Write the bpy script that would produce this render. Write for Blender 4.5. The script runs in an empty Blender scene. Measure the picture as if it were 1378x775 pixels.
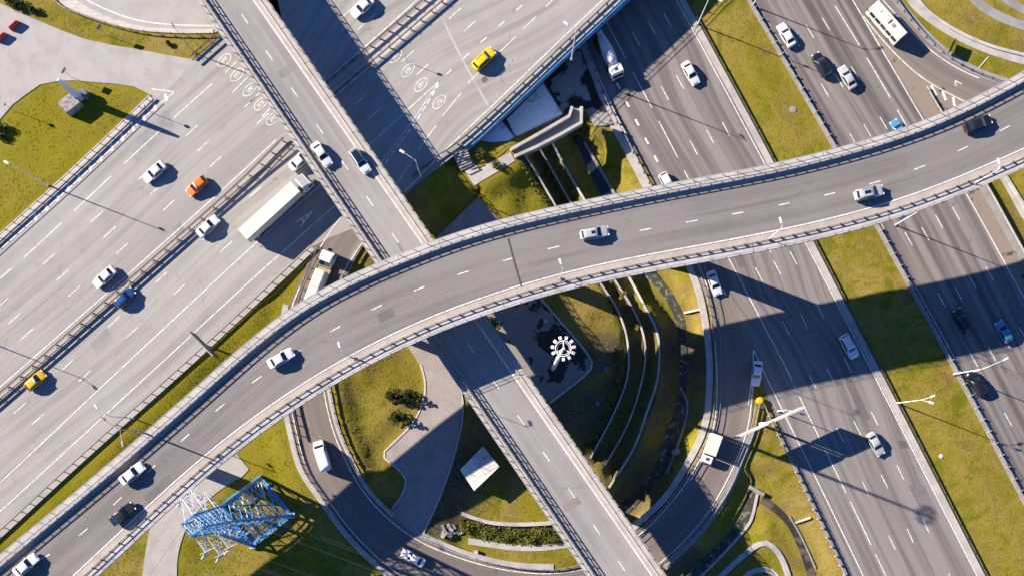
import bpy, bmesh, math, random
import numpy as np
from mathutils import Vector, Matrix
random.seed(7); RNG = np.random.default_rng(7)
sc = bpy.context.scene
C = sc.collection
R_ = math.radians
# ------------------------------------------------------------------ camera model (straight down, shifted lens)
FPX, HC, NX, NY = 1303.0, 188.0, 685.0, 610.0       # focal length in photo pixels, height, ground point below the camera
def P(px, py, z=0.0):
    k = (HC - z) / FPX
    return Vector(((px - NX) * k, (NY - py) * k, z))
def PX(v):
    k = FPX / (HC - v[2])
    return (NX + v[0] * k, NY - v[1] * k)
cam = bpy.data.cameras.new("camera"); co = bpy.data.objects.new("camera", cam); C.objects.link(co)
co.location = (0, 0, HC); co.rotation_euler = (0, 0, 0)
cam.sensor_width = 36; cam.lens = FPX / 1378 * 36; cam.clip_end = 3000; cam.clip_start = 1
cam.shift_x = (689 - NX) / 1378; cam.shift_y = (NY - 387.5) / 1378
sc.camera = co
# ------------------------------------------------------------------ light
EL = R_(26.0); AZ = math.atan2(-0.363, 0.932)         # shadows travel along (0.932, -0.363)
d = Vector((math.cos(EL) * math.cos(AZ), math.cos(EL) * math.sin(AZ), -math.sin(EL)))
sun = bpy.data.lights.new("sun", 'SUN'); so = bpy.data.objects.new("sun", sun); C.objects.link(so)
sun.energy = 5.0; sun.angle = R_(0.5); sun.color = (1.0, 0.87, 0.705)
so.rotation_euler = d.to_track_quat('-Z', 'Y').to_euler(); so.location = (-60, 30, 80)
w = bpy.data.worlds.new("World"); sc.world = w; w.use_nodes = True
nt = w.node_tree; bg = nt.nodes['Background']
sky = nt.nodes.new('ShaderNodeTexSky'); sky.sky_type = 'NISHITA'; sky.sun_disc = False
sky.sun_elevation = EL; sky.sun_rotation = math.atan2(-d.x, -d.y)
sky.altitude = 2500; sky.air_density = 0.9; sky.dust_density = 0.0; sky.ozone_density = 10.0
nt.links.new(sky.outputs[0], bg.inputs[0]); bg.inputs[1].default_value = 0.075
vs = sc.view_settings
vs.view_transform = 'Standard'; vs.look = 'None'; vs.exposure = 1.6; vs.gamma = 1.0; vs.use_curve_mapping = False
sc.cycles.max_bounces = 5; sc.cycles.use_denoising = True
# ------------------------------------------------------------------ materials
MAT = {}
def mat(name, col=(.5, .5, .5), rough=.6, metal=0.0, spec=None, noise=0.0, nscale=3.0, bump=0.0, coat=0.0):
    if name in MAT: return MAT[name]
    m = bpy.data.materials.new(name); m.use_nodes = True; MAT[name] = m
    n = m.node_tree.nodes; l = m.node_tree.links; b = n['Principled BSDF']
    b.inputs['Base Color'].default_value = (*col, 1); b.inputs['Roughness'].default_value = rough
    b.inputs['Metallic'].default_value = metal
    if spec is not None: b.inputs['Specular IOR Level'].default_value = spec
    if coat: b.inputs['Coat Weight'].default_value = coat
    if noise > 0:
        tc = n.new('ShaderNodeTexCoord'); nz = n.new('ShaderNodeTexNoise'); nz.inputs['Scale'].default_value = nscale
        nz.inputs['Detail'].default_value = 6; l.new(tc.outputs['Object'], nz.inputs['Vector'])
        mx = n.new('ShaderNodeMix'); mx.data_type = 'RGBA'
        mx.inputs[6].default_value = (*[c * (1 - noise) for c in col], 1)
        mx.inputs[7].default_value = (*[min(1, c * (1 + noise)) for c in col], 1)
        r = n.new('ShaderNodeMapRange'); r.inputs[1].default_value = .3; r.inputs[2].default_value = .7
        l.new(nz.outputs[0], r.inputs[0]); l.new(r.outputs[0], mx.inputs[0]); l.new(mx.outputs[2], b.inputs['Base Color'])
        if bump:
            bp = n.new('ShaderNodeBump'); bp.inputs['Strength'].default_value = bump; bp.inputs['Distance'].default_value = .1
            l.new(nz.outputs[0], bp.inputs['Height']); l.new(bp.outputs[0], b.inputs['Normal'])
    return m
class NB:
    """tiny node builder"""
    def __init__(s, name):
        s.m = bpy.data.materials.new(name); s.m.use_nodes = True; MAT[name] = s.m
        s.n = s.m.node_tree.nodes; s.l = s.m.node_tree.links; s.b = s.n['Principled BSDF']
        s.b.inputs['Specular IOR Level'].default_value = .25
    def noise(s, vec, scale, detail=5, rough=.55, dist=0.0):
        z = s.n.new('ShaderNodeTexNoise'); z.inputs['Scale'].default_value = scale; z.inputs['Detail'].default_value = detail
        z.inputs['Roughness'].default_value = rough; z.inputs['Distortion'].default_value = dist
        s.l.new(vec, z.inputs['Vector']); return z.outputs[0]
    def rng(s, v, a, b, c=0.0, d=1.0):
        r = s.n.new('ShaderNodeMapRange'); r.interpolation_type = 'SMOOTHSTEP'
        for i, x in enumerate((a, b, c, d)): r.inputs[i + 1].default_value = x
        s.l.new(v, r.inputs[0]); return r.outputs[0]
    def mix(s, f, a, b, mode='MIX'):
        x = s.n.new('ShaderNodeMix'); x.data_type = 'RGBA'; x.blend_type = mode
        for k, v in ((0, f), (6, a), (7, b)):
            if isinstance(v, (int, float)): x.inputs[k].default_value = v
            elif isinstance(v, tuple): x.inputs[k].default_value = (*v, 1)
            else: s.l.new(v, x.inputs[k])
        return x.outputs[2]
    def math(s, op, a, b=0.0):
        x = s.n.new('ShaderNodeMath'); x.operation = op
        for k, v in ((0, a), (1, b)):
            if isinstance(v, (int, float)): x.inputs[k].default_value = v
            else: s.l.new(v, x.inputs[k])
        return x.outputs[0]
    def mapv(s, vec, scale, loc=(0, 0, 0)):
        x = s.n.new('ShaderNodeMapping'); x.inputs['Scale'].default_value = scale; x.inputs['Location'].default_value = loc
        s.l.new(vec, x.inputs[0]); return x.outputs[0]
    def bump(s, h, st, dist=.1):
        x = s.n.new('ShaderNodeBump'); x.inputs['Strength'].default_value = st; x.inputs['Distance'].default_value = dist
        s.l.new(h, x.inputs['Height']); s.l.new(x.outputs[0], s.b.inputs['Normal'])
def asphalt(name, col, dark, streak=.5, patch=.35, tint=None, seed=0.0):
    cool = lambda t: None if t is None else (t[0] * .99, t[1] * 1.0, t[2] * 1.03)
    col, dark, tint = cool(col), cool(dark), cool(tint)
    s = NB(name); uv = s.n.new('ShaderNodeUVMap').outputs[0]; g = s.n.new('ShaderNodeTexCoord').outputs['Object']
    st = s.noise(s.mapv(uv, (.012, .62, 1), (seed, seed, 0)), 1.0, 3, .5)            # long wear lanes
    st2 = s.noise(s.mapv(uv, (.05, 2.6, 1), (seed, 9, 0)), 1.0, 4, .6)               # narrow drip / tyre lines
    big = s.noise(s.mapv(g, (1, 1, 1), (seed, 0, 0)), .05, 4)
    mid = s.noise(g, .55, 5, .6); fine = s.noise(g, 7.0, 3, .7)
    c = s.mix(s.rng(st, .36, .66, 0, streak), col, dark)
    c = s.mix(s.rng(st2, .50, .78, 0, streak * .55), c, tuple(x * .62 for x in dark))
    c = s.mix(s.rng(big, .40, .68, 0, patch), c, tint or tuple(x * .8 for x in col))
    c = s.mix(s.rng(mid, .55, .80, 0, patch * .7), c, tuple(x * .72 for x in dark))
    # transverse patches and cracks: cell edges
    vo = s.n.new('ShaderNodeTexVoronoi'); vo.feature = 'DISTANCE_TO_EDGE'; vo.inputs['Scale'].default_value = 1.0
    s.l.new(s.mapv(s.mix(.25, uv, s.n.new('ShaderNodeTexNoise').outputs[1], 'ADD'), (.05, .14, 1)), vo.inputs['Vector'])
    ck = s.math('MULTIPLY', s.math('LESS_THAN', vo.outputs[0], .0035), s.rng(mid, .46, .62, 0, .35))
    c = s.mix(ck, c, tuple(x * .35 for x in dark))
    c = s.mix(.5, c, s.mix(fine, (.32, .32, .32), (.68, .68, .68)), 'OVERLAY')
    s.l.new(c, s.b.inputs['Base Color']); s.b.inputs['Roughness'].default_value = .85; s.bump(fine, .25, .03)
    return s.m
def concrete(name, col, stain=.45, joint=0.0):
    col = (col[0] * .97, col[1] * 1.0, col[2] * 1.06)
    s = NB(name); g = s.n.new('ShaderNodeTexCoord').outputs['Object']
    a = s.noise(g, .35, 5, .6); b = s.noise(g, 2.2, 5, .65); f = s.noise(g, 9, 3)
    c = s.mix(s.rng(a, .38, .7, 0, stain), col, tuple(x * .62 for x in col))
    c = s.mix(s.rng(b, .50, .78, 0, stain), c, (col[0] * .55, col[1] * .52, col[2] * .48))
    if joint:
        br = s.n.new('ShaderNodeTexBrick'); br.inputs['Scale'].default_value = joint; br.inputs['Mortar Size'].default_value = .03
        br.inputs['Color1'].default_value = (1, 1, 1, 1); br.inputs['Color2'].default_value = (.82, .82, .82, 1); br.inputs['Mortar'].default_value = (.45, .45, .45, 1)
        s.l.new(g, br.inputs['Vector']); c = s.mix(.28, c, br.outputs[0], 'MULTIPLY')
    c = s.mix(.35, c, s.mix(f, (.3, .3, .3), (.7, .7, .7)), 'OVERLAY')
    s.l.new(c, s.b.inputs['Base Color']); s.b.inputs['Roughness'].default_value = .85; s.bump(b, .3, .05)
    return s.m
def grass_mat():
    s = NB('grass_ground'); g = s.n.new('ShaderNodeTexCoord').outputs['Object']
    at = s.n.new('ShaderNodeAttribute'); at.attribute_name = 'cover'; sp = s.n.new('ShaderNodeSeparateColor'); s.l.new(at.outputs[0], sp.inputs[0])
    soil_shade, dry, lush = sp.outputs[0], sp.outputs[1], sp.outputs[2]
    a = s.noise(g, .09, 5, .6, .6); b = s.noise(g, .42, 6, .65, .4); f = s.noise(g, 2.6, 5, .7); h = s.noise(g, 9.0, 3, .7)
    c = s.mix(s.rng(b, .35, .68), (.136, .124, .010), (.198, .158, .026))
    a2 = s.noise(g, .21, 5, .62, .8)
    c = s.mix(s.rng(a, .42, .62, 0, .7), c, (.232, .168, .050)); c = s.mix(s.rng(a2, .53, .66, 0, .8), c, (.150, .102, .042)); c = s.mix(s.rng(a2, .49, .34, 0, .8), c, (.088, .098, .006)); c = s.mix(s.rng(s.noise(g, .8, 5, .65, .5), .52, .70, 0, .6), c, (.105, .105, .008))                       # straw
    c = s.mix(s.rng(s.math('ADD', dry, s.math('MULTIPLY', b, .6)), .75, 1.25, 0, .85), c, (.235, .170, .064))
    c = s.mix(s.rng(s.math('ADD', lush, s.math('MULTIPLY', a, .6)), .75, 1.25, 0, .75), c, (.160, .146, .003))
    c = s.mix(s.rng(f, .56, .78, 0, .45), c, (.078, .074, .006))                       # deep green tufts
    c = s.mix(s.rng(h, .52, .76, 0, .3), c, (.25, .195, .06))
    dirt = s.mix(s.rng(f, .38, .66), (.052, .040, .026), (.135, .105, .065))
    c = s.mix(s.rng(s.math('ADD', soil_shade, s.math('MULTIPLY', s.math('ADD', b, f), .5)), .92, 1.18), c, dirt)  # earth colour, also painted as shade around the terrace walls
    s.l.new(c, s.b.inputs['Base Color']); s.b.inputs['Roughness'].default_value = .95; s.b.inputs['Specular IOR Level'].default_value = .1
    s.bump(s.math('ADD', s.math('MULTIPLY', f, 1.0), s.math('MULTIPLY', h, .3)), .55, .25)
    return s.m
def soil_mat(name, c1, c2, thr=(.46, .5), sc_=.18):
    s = NB(name); g = s.n.new('ShaderNodeTexCoord').outputs['Object']
    a = s.noise(g, sc_, 6, .6, .5); f = s.noise(g, 3, 5, .7)
    c = s.mix(s.rng(a, *thr), c1, c2); c = s.mix(.5, c, s.mix(f, (.3, .3, .3), (.7, .7, .7)), 'OVERLAY')
    s.l.new(c, s.b.inputs['Base Color']); s.b.inputs['Roughness'].default_value = .9; s.bump(f, .5, .1)
    return s.m
M_sw = asphalt('asphalt_pale', (.275, .264, .254), (.195, .185, .178), .75, .45, (.315, .303, .292), 3.0)
M_ns = asphalt('asphalt_brown', (.200, .184, .178), (.108, .096, .092), .9, .4, (.155, .143, .138), 11.0)
M_ns2 = asphalt('asphalt_worn', (.196, .178, .173), (.078, .068, .066), 1.0, .35, (.155, .143, .14), 23.0)
M_loop = asphalt('asphalt_loop', (.165, .142, .128), (.115, .098, .090), .7, .35, None, 31.0)
M_s = asphalt('asphalt_overpass', (.172, .161, .156), (.122, .112, .109), .8, .45, (.196, .184, .178), 41.0)
M_st = asphalt('asphalt_bridge', (.240, .232, .225), (.175, .167, .162), .7, .5, (.285, .277, .27), 53.0)
M_plaza = concrete('pale_pavement', (.32, .30, .282), .4)
M_conc = concrete('concrete', (.37, .345, .32), .65)
M_concd = concrete('concrete_grey', (.24, .23, .222), .6)
M_white = concrete('concrete_white', (.39, .37, .35), .7)
M_dust = concrete('dusty_concrete', (.35, .31, .275), .5)
M_pave = concrete('paving', (.30, .262, .24), .5, 1.6)
M_kerb = concrete('kerb_stone', (.46, .42, .38), .4, .35)
M_paint = mat('road_paint', (.58, .57, .55), .7, noise=.42, nscale=2.2)
M_steel = mat('galvanised_steel', (.30, .30, .31), .5, .4, noise=.3, nscale=.8)
M_rust = mat('brown_steel', (.105, .080, .068), .6, .3, noise=.35, nscale=1.2)
M_dsteel = mat('dark_steel', (.06, .06, .062), .55, .4, noise=.3, nscale=1)
M_lampw = mat('white_lamp_paint', (.66, .66, .65), .45, noise=.08)
M_blue = mat('blue_paint', (.055, .225, .46), .5, noise=.3, nscale=.6)
M_bluegird = mat('blue_girder', (.12, .30, .48), .5, noise=.35, nscale=.5)
M_grass = grass_mat()
M_soil = soil_mat('dark_soil', (.030, .026, .020), (.26, .25, .245), (.47, .54), .2)
M_gravel = soil_mat('gravel_verge', (.20, .165, .14), (.055, .045, .04), (.56, .64), .3)
M_water = mat('creek_water', (.012, .022, .032), .12, noise=.4, nscale=1.5)
M_rock = soil_mat('creek_stones', (.040, .044, .032), (.19, .185, .17), (.50, .66), .8)
M_tar = mat('joint_tar', (.05, .042, .04), .8)
M_black = mat('black_rubber', (.015, .015, .016), .7)
M_rim = mat('wheel_rim', (.35, .35, .36), .35, .8)
M_glass = mat('car_glass', (.010, .018, .032), .05, spec=.5)
M_headl = mat('headlight_glass', (.7, .7, .72), .15)
M_taill = mat('taillight_red', (.35, .012, .012), .25)
# ------------------------------------------------------------------ mesh builder
ORG = {}
def tag(o, label=None, cat=None, group=None, kind=None):
    if label: o['label'] = label
    if cat: o['category'] = cat
    if group: o['group'] = group
    if kind: o['kind'] = kind
    return o
def thing(name, loc, label, cat, group=None, rz=0.0):
    o = bpy.data.objects.new(name, None); C.objects.link(o); o.location = loc; o.rotation_euler = (0, 0, rz)
    o.empty_display_size = .3; ORG[o.name] = Vector(loc)
    return tag(o, label, cat, group)
class MB:
    def __init__(s): s.v = []; s.f = []; s.uv = {}
    def add(s, vs, fs):
        k = len(s.v); s.v += [tuple(v) for v in vs]; s.f += [tuple(i + k for i in f) for f in fs]; return k
    def box(s, c, size, R=None):
        hx, hy, hz = size[0] / 2, size[1] / 2, size[2] / 2
        vs = [Vector((x, y, z)) for x in (-hx, hx) for y in (-hy, hy) for z in (-hz, hz)]
        if R is not None: vs = [R @ v for v in vs]
        s.add([Vector(c) + v for v in vs], [(0, 1, 3, 2), (4, 6, 7, 5), (0, 4, 5, 1), (2, 3, 7, 6), (0, 2, 6, 4), (1, 5, 7, 3)])
    def bar(s, a, b, w, h=None):
        a = Vector(a); b = Vector(b); h = h or w; dd = b - a; L = dd.length
        if L < 1e-6: return
        x = dd / L; up = Vector((0, 0, 1)) if abs(x.z) < .95 else Vector((1, 0, 0))
        y = up.cross(x).normalized(); z = x.cross(y)
        s.box((a + b) / 2, (L, w, h), Matrix((x, y, z)).transposed())
    def tube(s, path, r, n=8, cap=True):
        path = [Vector(p) for p in path]; rr = r if isinstance(r, (list, tuple)) else [r] * len(path)
        rings = []; prev = None
        for i, p in enumerate(path):
            t = (path[min(i + 1, len(path) - 1)] - path[max(i - 1, 0)]).normalized()
            a = prev - t * prev.dot(t) if prev is not None else (Vector((0, 0, 1)) if abs(t.z) < .9 else Vector((1, 0, 0))).cross(t)
            a.normalize(); prev = a; b = t.cross(a)
            rings.append([p + (a * math.cos(k * 2 * math.pi / n) + b * math.sin(k * 2 * math.pi / n)) * rr[i] for k in range(n)])
        fs = [(i * n + k, i * n + (k + 1) % n, (i + 1) * n + (k + 1) % n, (i + 1) * n + k) for i in range(len(path) - 1) for k in range(n)]
        if cap: fs += [tuple(range(n - 1, -1, -1)), tuple((len(path) - 1) * n + k for k in range(n))]
        s.add([v for r_ in rings for v in r_], fs)
    def sweep(s, rows, closed=True, caps=True):
        """rows: list of equal-length cross sections"""
        n = len(rows[0]); m = n if closed else n - 1
        fs = [(i * n + k, (i + 1) * n + k, (i + 1) * n + (k + 1) % n, i * n + (k + 1) % n) for i in range(len(rows) - 1) for k in range(m)]
        if closed and caps: fs += [tuple(range(n)), tuple((len(rows) - 1) * n + k for k in range(n - 1, -1, -1))]
        return s.add([v for r in rows for v in r], fs)
    def prism(s, poly, z0, z1, uvw=False):
        n = len(poly); a = sum(poly[i][0] * poly[(i + 1) % n][1] - poly[(i + 1) % n][0] * poly[i][1] for i in range(n))
        if a < 0: poly = poly[::-1]
        s.add([(p[0], p[1], z0) for p in poly] + [(p[0], p[1], z1) for p in poly],
              [tuple(range(n - 1, -1, -1)), tuple(range(n, 2 * n))] + [(i, (i + 1) % n, n + (i + 1) % n, n + i) for i in range(n)])
    def build(s, name, m, parent=None, smooth=False, bevel=0, kind=None, local=False):
        o_ = Vector((0, 0, 0)) if (local or parent is None) else ORG.get(parent.name, Vector((0, 0, 0)))
        me = bpy.data.meshes.new(name)
        me.from_pydata([tuple(Vector(v) - o_) for v in s.v], [], s.f)
        if s.uv:
            ul = me.uv_layers.new(name='UVMap'); buf = np.zeros(len(me.loops) * 2, np.float32)
            vi = np.zeros(len(me.loops), np.int32); me.loops.foreach_get('vertex_index', vi)
            arr = np.array([s.uv.get(i, (v[0], v[1])) for i, v in enumerate(s.v)], np.float32)
            ul.data.foreach_set('uv', arr[vi].ravel())
        bm = bmesh.new(); bm.from_mesh(me); bmesh.ops.recalc_face_normals(bm, faces=bm.faces)
        if bevel:
            es = [e for e in bm.edges if len(e.link_faces) == 2 and e.calc_face_angle(0) > .5]
            bmesh.ops.bevel(bm, geom=es, offset=bevel, segments=2, affect='EDGES', clamp_overlap=True)
        if any(len(f.verts) > 6 for f in bm.faces): bmesh.ops.triangulate(bm, faces=[f for f in bm.faces if len(f.verts) > 6])
        bm.to_mesh(me); bm.free()
        if smooth: me.polygons.foreach_set('use_smooth', [True] * len(me.polygons))
        me.materials.append(m)
        o = bpy.data.objects.new(name, me); C.objects.link(o)
        if parent is not None: o.parent = parent; ORG[o.name] = o_
        if kind: o['kind'] = kind
        return o
# ------------------------------------------------------------------ curves
def cr(pts, step=1.5):
    """Catmull-Rom through rows of floats, resampled by world length of the first two entries"""
    p = [np.array(q, float) for q in pts]
    if len(p) == 2: q = [p[0] + (p[1] - p[0]) * t for t in np.linspace(0, 1, 9)]
    else:
        q = []; e = [2 * p[0] - p[1]] + p + [2 * p[-1] - p[-2]]
        for i in range(1, len(e) - 2):
            a, b, c, dd = e[i - 1], e[i], e[i + 1], e[i + 2]
            ta = max(np.linalg.norm((b - a)[:2]), 1e-6) ** .5; tb = max(np.linalg.norm((c - b)[:2]), 1e-6) ** .5; tc = max(np.linalg.norm((dd - c)[:2]), 1e-6) ** .5
            m1 = ((b - a) / ta - (c - a) / (ta + tb) + (c - b) / tb) * tb
            m2 = ((c - b) / tb - (dd - b) / (tb + tc) + (dd - c) / tc) * tb
            for t in np.linspace(0, 1, 14)[:-1]:
                q.append((2 * t**3 - 3 * t**2 + 1) * b + (t**3 - 2 * t**2 + t) * m1 + (-2 * t**3 + 3 * t**2) * c + (t**3 - t**2) * m2)
        q.append(p[-1])
    q = np.array(q); s = np.concatenate([[0], np.cumsum(np.linalg.norm(np.diff(q[:, :2], axis=0), axis=1))])
    n = max(2, int(round(s[-1] / step)) + 1); t = np.linspace(0, s[-1], n)
    return np.stack([np.interp(t, s, q[:, k]) for k in range(q.shape[1])], 1)
def wp(pts, z=None):
    return [tuple(P(p[0], p[1], (p[2] if len(p) > 2 else z))) for p in pts]
def path(pts, z=None, step=1.5): return cr(wp(pts, z), step)
def normals(c):
    t = np.gradient(c[:, :2], axis=0); t /= np.linalg.norm(t, axis=1)[:, None] + 1e-9
    return np.stack([t[:, 1], -t[:, 0]], 1)             # to the right of travel
def prof_sweep(mb, c, prof, closed=True):
    n = normals(c)
    mb.sweep([[(c[i, 0] + n[i, 0] * t, c[i, 1] + n[i, 1] * t, c[i, 2] + z) for t, z in prof] for i in range(len(c))], closed)
CARVE = []      # (centre points, half widths, z) of at-grade surfaces, for the terrain
POLYS = []
def ribbon(name, pairs, m, skirt=.5, ncross=6, parent=None, carve=True, step=1.5, dz=0.0, kind='structure'):
    """pairs: (lx,ly,rx,ry,z) in photo pixels at height z"""
    rows = [(*P(a, b, z)[:2], *P(c, e, z)[:2], z) for a, b, c, e, z in pairs]
    mid = [((r[0] + r[2]) / 2, (r[1] + r[3]) / 2, *r) for r in rows]
    q = cr(mid, step); L = q[:, 2:4]; Rr = q[:, 4:6]; z = q[:, 6] + dz
    s = np.concatenate([[0], np.cumsum(np.linalg.norm(np.diff(q[:, :2], axis=0), axis=1))])
    mb = MB(); secs = []
    for i in range(len(q)):
        row = [(L[i, 0], L[i, 1], z[i] - skirt)] + [(*(L[i] + (Rr[i] - L[i]) * k / ncross), z[i]) for k in range(ncross + 1)] + [(Rr[i, 0], Rr[i, 1], z[i] - skirt)]
        secs.append(row)
    mb.sweep(secs, closed=False)
    n = ncross + 3; wdt = np.linalg.norm(Rr - L, axis=1)
    for i in range(len(q)):
        for k in range(n): mb.uv[i * n + k] = (s[i], wdt[i] * min(max(k - 1, 0), ncross) / ncross)
    o = mb.build(name, m, parent)
    if kind and parent is None: o['kind'] = kind
    if carve: CARVE.append((q[:, :2].copy(), wdt / 2, q[:, 6].copy()))
    return o, L, Rr, z
def slab(name, poly, z, m, depth=.5, kind='structure', parent=None, carve=True):
    pts = [P(x, y, z)[:2] for x, y in poly]
    mb = MB(); mb.prism(pts, z - depth, z); o = mb.build(name, m, parent)
    if kind and parent is None: o['kind'] = kind
    if carve: POLYS.append((np.array(pts), z))
    return o
# markings ----------------------------------------------------------
class Marks:
    def __init__(s, z): s.mb = MB(); s.z = z
    def line(s, pts, w=.15, dz=.012):
        c = cr(wp(pts, s.z), 1.5) if len(pts[0]) < 3 else path(pts)
        prof_sweep(s.mb, c, [(-w / 2, dz), (w / 2, dz)], closed=False)
    def dash(s, pts, at, on=3.0, off=9.0, w=.15, dz=.012, skip=()):
        """dashes along a smooth pixel line; `at` is the pixel where some dash begins"""
        c = cr(wp(pts, s.z), .5) if len(pts[0]) < 3 else path(pts, step=.5)
        S = np.concatenate([[0], np.cumsum(np.linalg.norm(np.diff(c[:, :2], axis=0), axis=1))])
        a = np.array(P(*at, c[0, 2])[:2]); s0 = S[np.argmin(np.linalg.norm(c[:, :2] - a, axis=1))]
        k = s0 % (on + off) - (on + off)
        while k < S[-1]:
            a0, a1 = max(k, 0), min(k + on, S[-1])
            if a1 - a0 > .3:
                t = np.linspace(a0, a1, max(2, int((a1 - a0) / 2) + 1))
                seg = np.stack([np.interp(t, S, c[:, j]) for j in range(3)], 1)
                prof_sweep(s.mb, seg, [(-w / 2, dz), (w / 2, dz)], closed=False)
            k += on + off
    def poly(s, pts, dz=.014):
        v = [P(x, y, s.z) + Vector((0, 0, dz)) for x, y in pts]; s.mb.add(v, [tuple(range(len(v)))])
    def build(s, parent, m=None, name='lane_marking'): return s.mb.build(name, m or M_paint, parent)
def glyph(txt, px, py, z, dirpx, hgt, wid, parent, name, ring=False):
    """flat painted characters, tops towards dirpx, stretched along the lane"""
    cu = bpy.data.curves.new(name, 'FONT'); cu.body = txt; cu.align_x = 'CENTER'; cu.align_y = 'CENTER'; cu.size = 1
    t = bpy.data.objects.new(name, cu); C.objects.link(t); bpy.context.view_layer.update()
    me = bpy.data.meshes.new_from_object(t.evaluated_get(bpy.context.evaluated_depsgraph_get())); bpy.data.objects.remove(t)
    co_ = np.array([v.co[:] for v in me.vertices]); fs = [tuple(p.vertices) for p in me.polygons]
    mn, mxx = co_.min(0), co_.max(0); co_ = (co_ - (mn + mxx) / 2) / (mxx - mn + 1e-9)
    y = Vector((dirpx[0], -dirpx[1])).normalized(); x = Vector((y.y, -y.x)); c = P(px, py, z)
    k = .42 if ring else 1.0
    mb = MB()
    mb.add([(c.x + x.x * a * wid * k + y.x * b * hgt * k, c.y + x.y * a * wid * k + y.y * b * hgt * k, z + .014) for a, b, _ in co_], fs)
    if ring:
        n = 40; vs = []
        for i in range(n):
            th = i * 2 * math.pi / n
            for f in (.5, .425):
                a, b = math.cos(th) * wid * f, math.sin(th) * hgt * (f if f == .5 else .455); vs.append((c.x + x.x * a + y.x * b, c.y + x.y * a + y.y * b, z + .014))
        mb.add(vs, [(2 * i, 2 * i + 1, (2 * i + 3) % (2 * n), (2 * i + 2) % (2 * n)) for i in range(n)])
    return mb.build(name, M_paint, parent)
# fences and guard rails --------------------------------------------
POSTM = {}
def post_mesh(size, m, cap=0):
    key = (tuple(round(x, 3) for x in size), m.name)
    if key not in POSTM:
        mb = MB(); mb.box((0, 0, size[2] / 2), size); me = bpy.data.meshes.new('post'); me.from_pydata(mb.v, [], mb.f); me.materials.append(m); POSTM[key] = me
    return POSTM[key]
def fence(name, label, cat, c, rails, post=(.1, .12, .8), every=2.0, m=None, mp=None, group=None, off=0.0, base=None, pn='post', rn='rail'):
    """c: world path; rails: list of (offset, z, width, height); posts are children"""
    m = m or M_steel; mp = mp or m
    n = normals(c); c = c.copy(); c[:, :2] += n * off
    root = thing(name, tuple(c[0]), label, cat, group); 
    for (t, z, wd, hh) in rails:
        mb = MB(); prof_sweep(mb, c, [(t - wd / 2, z - hh / 2), (t + wd / 2, z - hh / 2), (t + wd / 2, z + hh / 2), (t - wd / 2, z + hh / 2)]); mb.build(rn, m, root)
    if base:
        t, wd, hh, bmat, nm = base
        mb = MB(); prof_sweep(mb, c, [(t - wd / 2, -.1), (t + wd / 2, -.1), (t + wd / 2 * .6, hh), (t - wd / 2 * .6, hh)]); mb.build(nm, bmat, root)
    if every:
        S = np.concatenate([[0], np.cumsum(np.linalg.norm(np.diff(c[:, :2], axis=0), axis=1))])
        t = np.arange(every * .4, S[-1], every); pos = np.stack([np.interp(t, S, c[:, j]) for j in range(3)], 1)
        nn = np.stack([np.interp(t, S, n[:, j]) for j in range(2)], 1); me = post_mesh(post, mp); rest = MB(); cnt = 0
        order = sorted(range(len(t)), key=lambda i: 0 if (-10 < PX(pos[i])[0] < 1388 and -10 < PX(pos[i])[1] < 785) else 1)
        for i in order:
            ang = math.atan2(nn[i, 1], nn[i, 0])
            if cnt < 98:
                o = bpy.data.objects.new(pn, me); C.objects.link(o); o.parent = root
                o.location = Vector(pos[i]) - Vector(c[0]); o.rotation_euler = (0, 0, ang); cnt += 1
            else:
                rest.box((pos[i, 0], pos[i, 1], pos[i, 2] + post[2] / 2), post, Matrix.Rotation(ang, 3, 'Z'))
        if rest.v: rest.build(pn, mp, root, kind='stuff')
    return root
# ================================================================== roads
def smooth(a, k):
    k = min(k, (len(a) - 2) // 4)
    if k < 1: return a
    g = np.exp(-.5 * (np.arange(-3 * k, 3 * k + 1) / k) ** 2); g /= g.sum(); n = 3 * k; out = a.copy()
    for j in range(a.shape[1]):
        x = a[:, j]; pad = np.concatenate([2 * x[0] - x[1:n + 1][::-1], x, 2 * x[-1] - x[-n - 1:-1][::-1]]); out[:, j] = np.convolve(pad, g, 'valid')
    return out
# --- level 6 m: the pale multi-lane highway, lower left to upper right
Z1 = 6.0
hw, hwL, hwR, _ = ribbon('pale_highway', [(-440, 742, -230, 922, Z1), (-295, 594, -110, 814, Z1), (-90, 404, 0, 716, Z1), (0, 322, 110, 614, Z1), (80, 250, 218, 518, Z1),
    (206, 129, 350, 397, Z1), (262, 80, 425, 330, Z1), (300, 45, 484, 303, Z1), (335, -35, 571, 240, Z1), (390, -110, 640, 185, Z1), (560, -200, 777, 56, Z1), (720, -340, 930, -85, Z1), (800, -412, 1010, -161, Z1)], M_sw, .6, 12, step=2.0)
mk = Marks(Z1 + .004)
med = [(-90, 612), (30, 508), (176, 380), (322, 251), (368, 206), (441, 122), (495, 80), (587, 1), (680, -84)]
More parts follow.
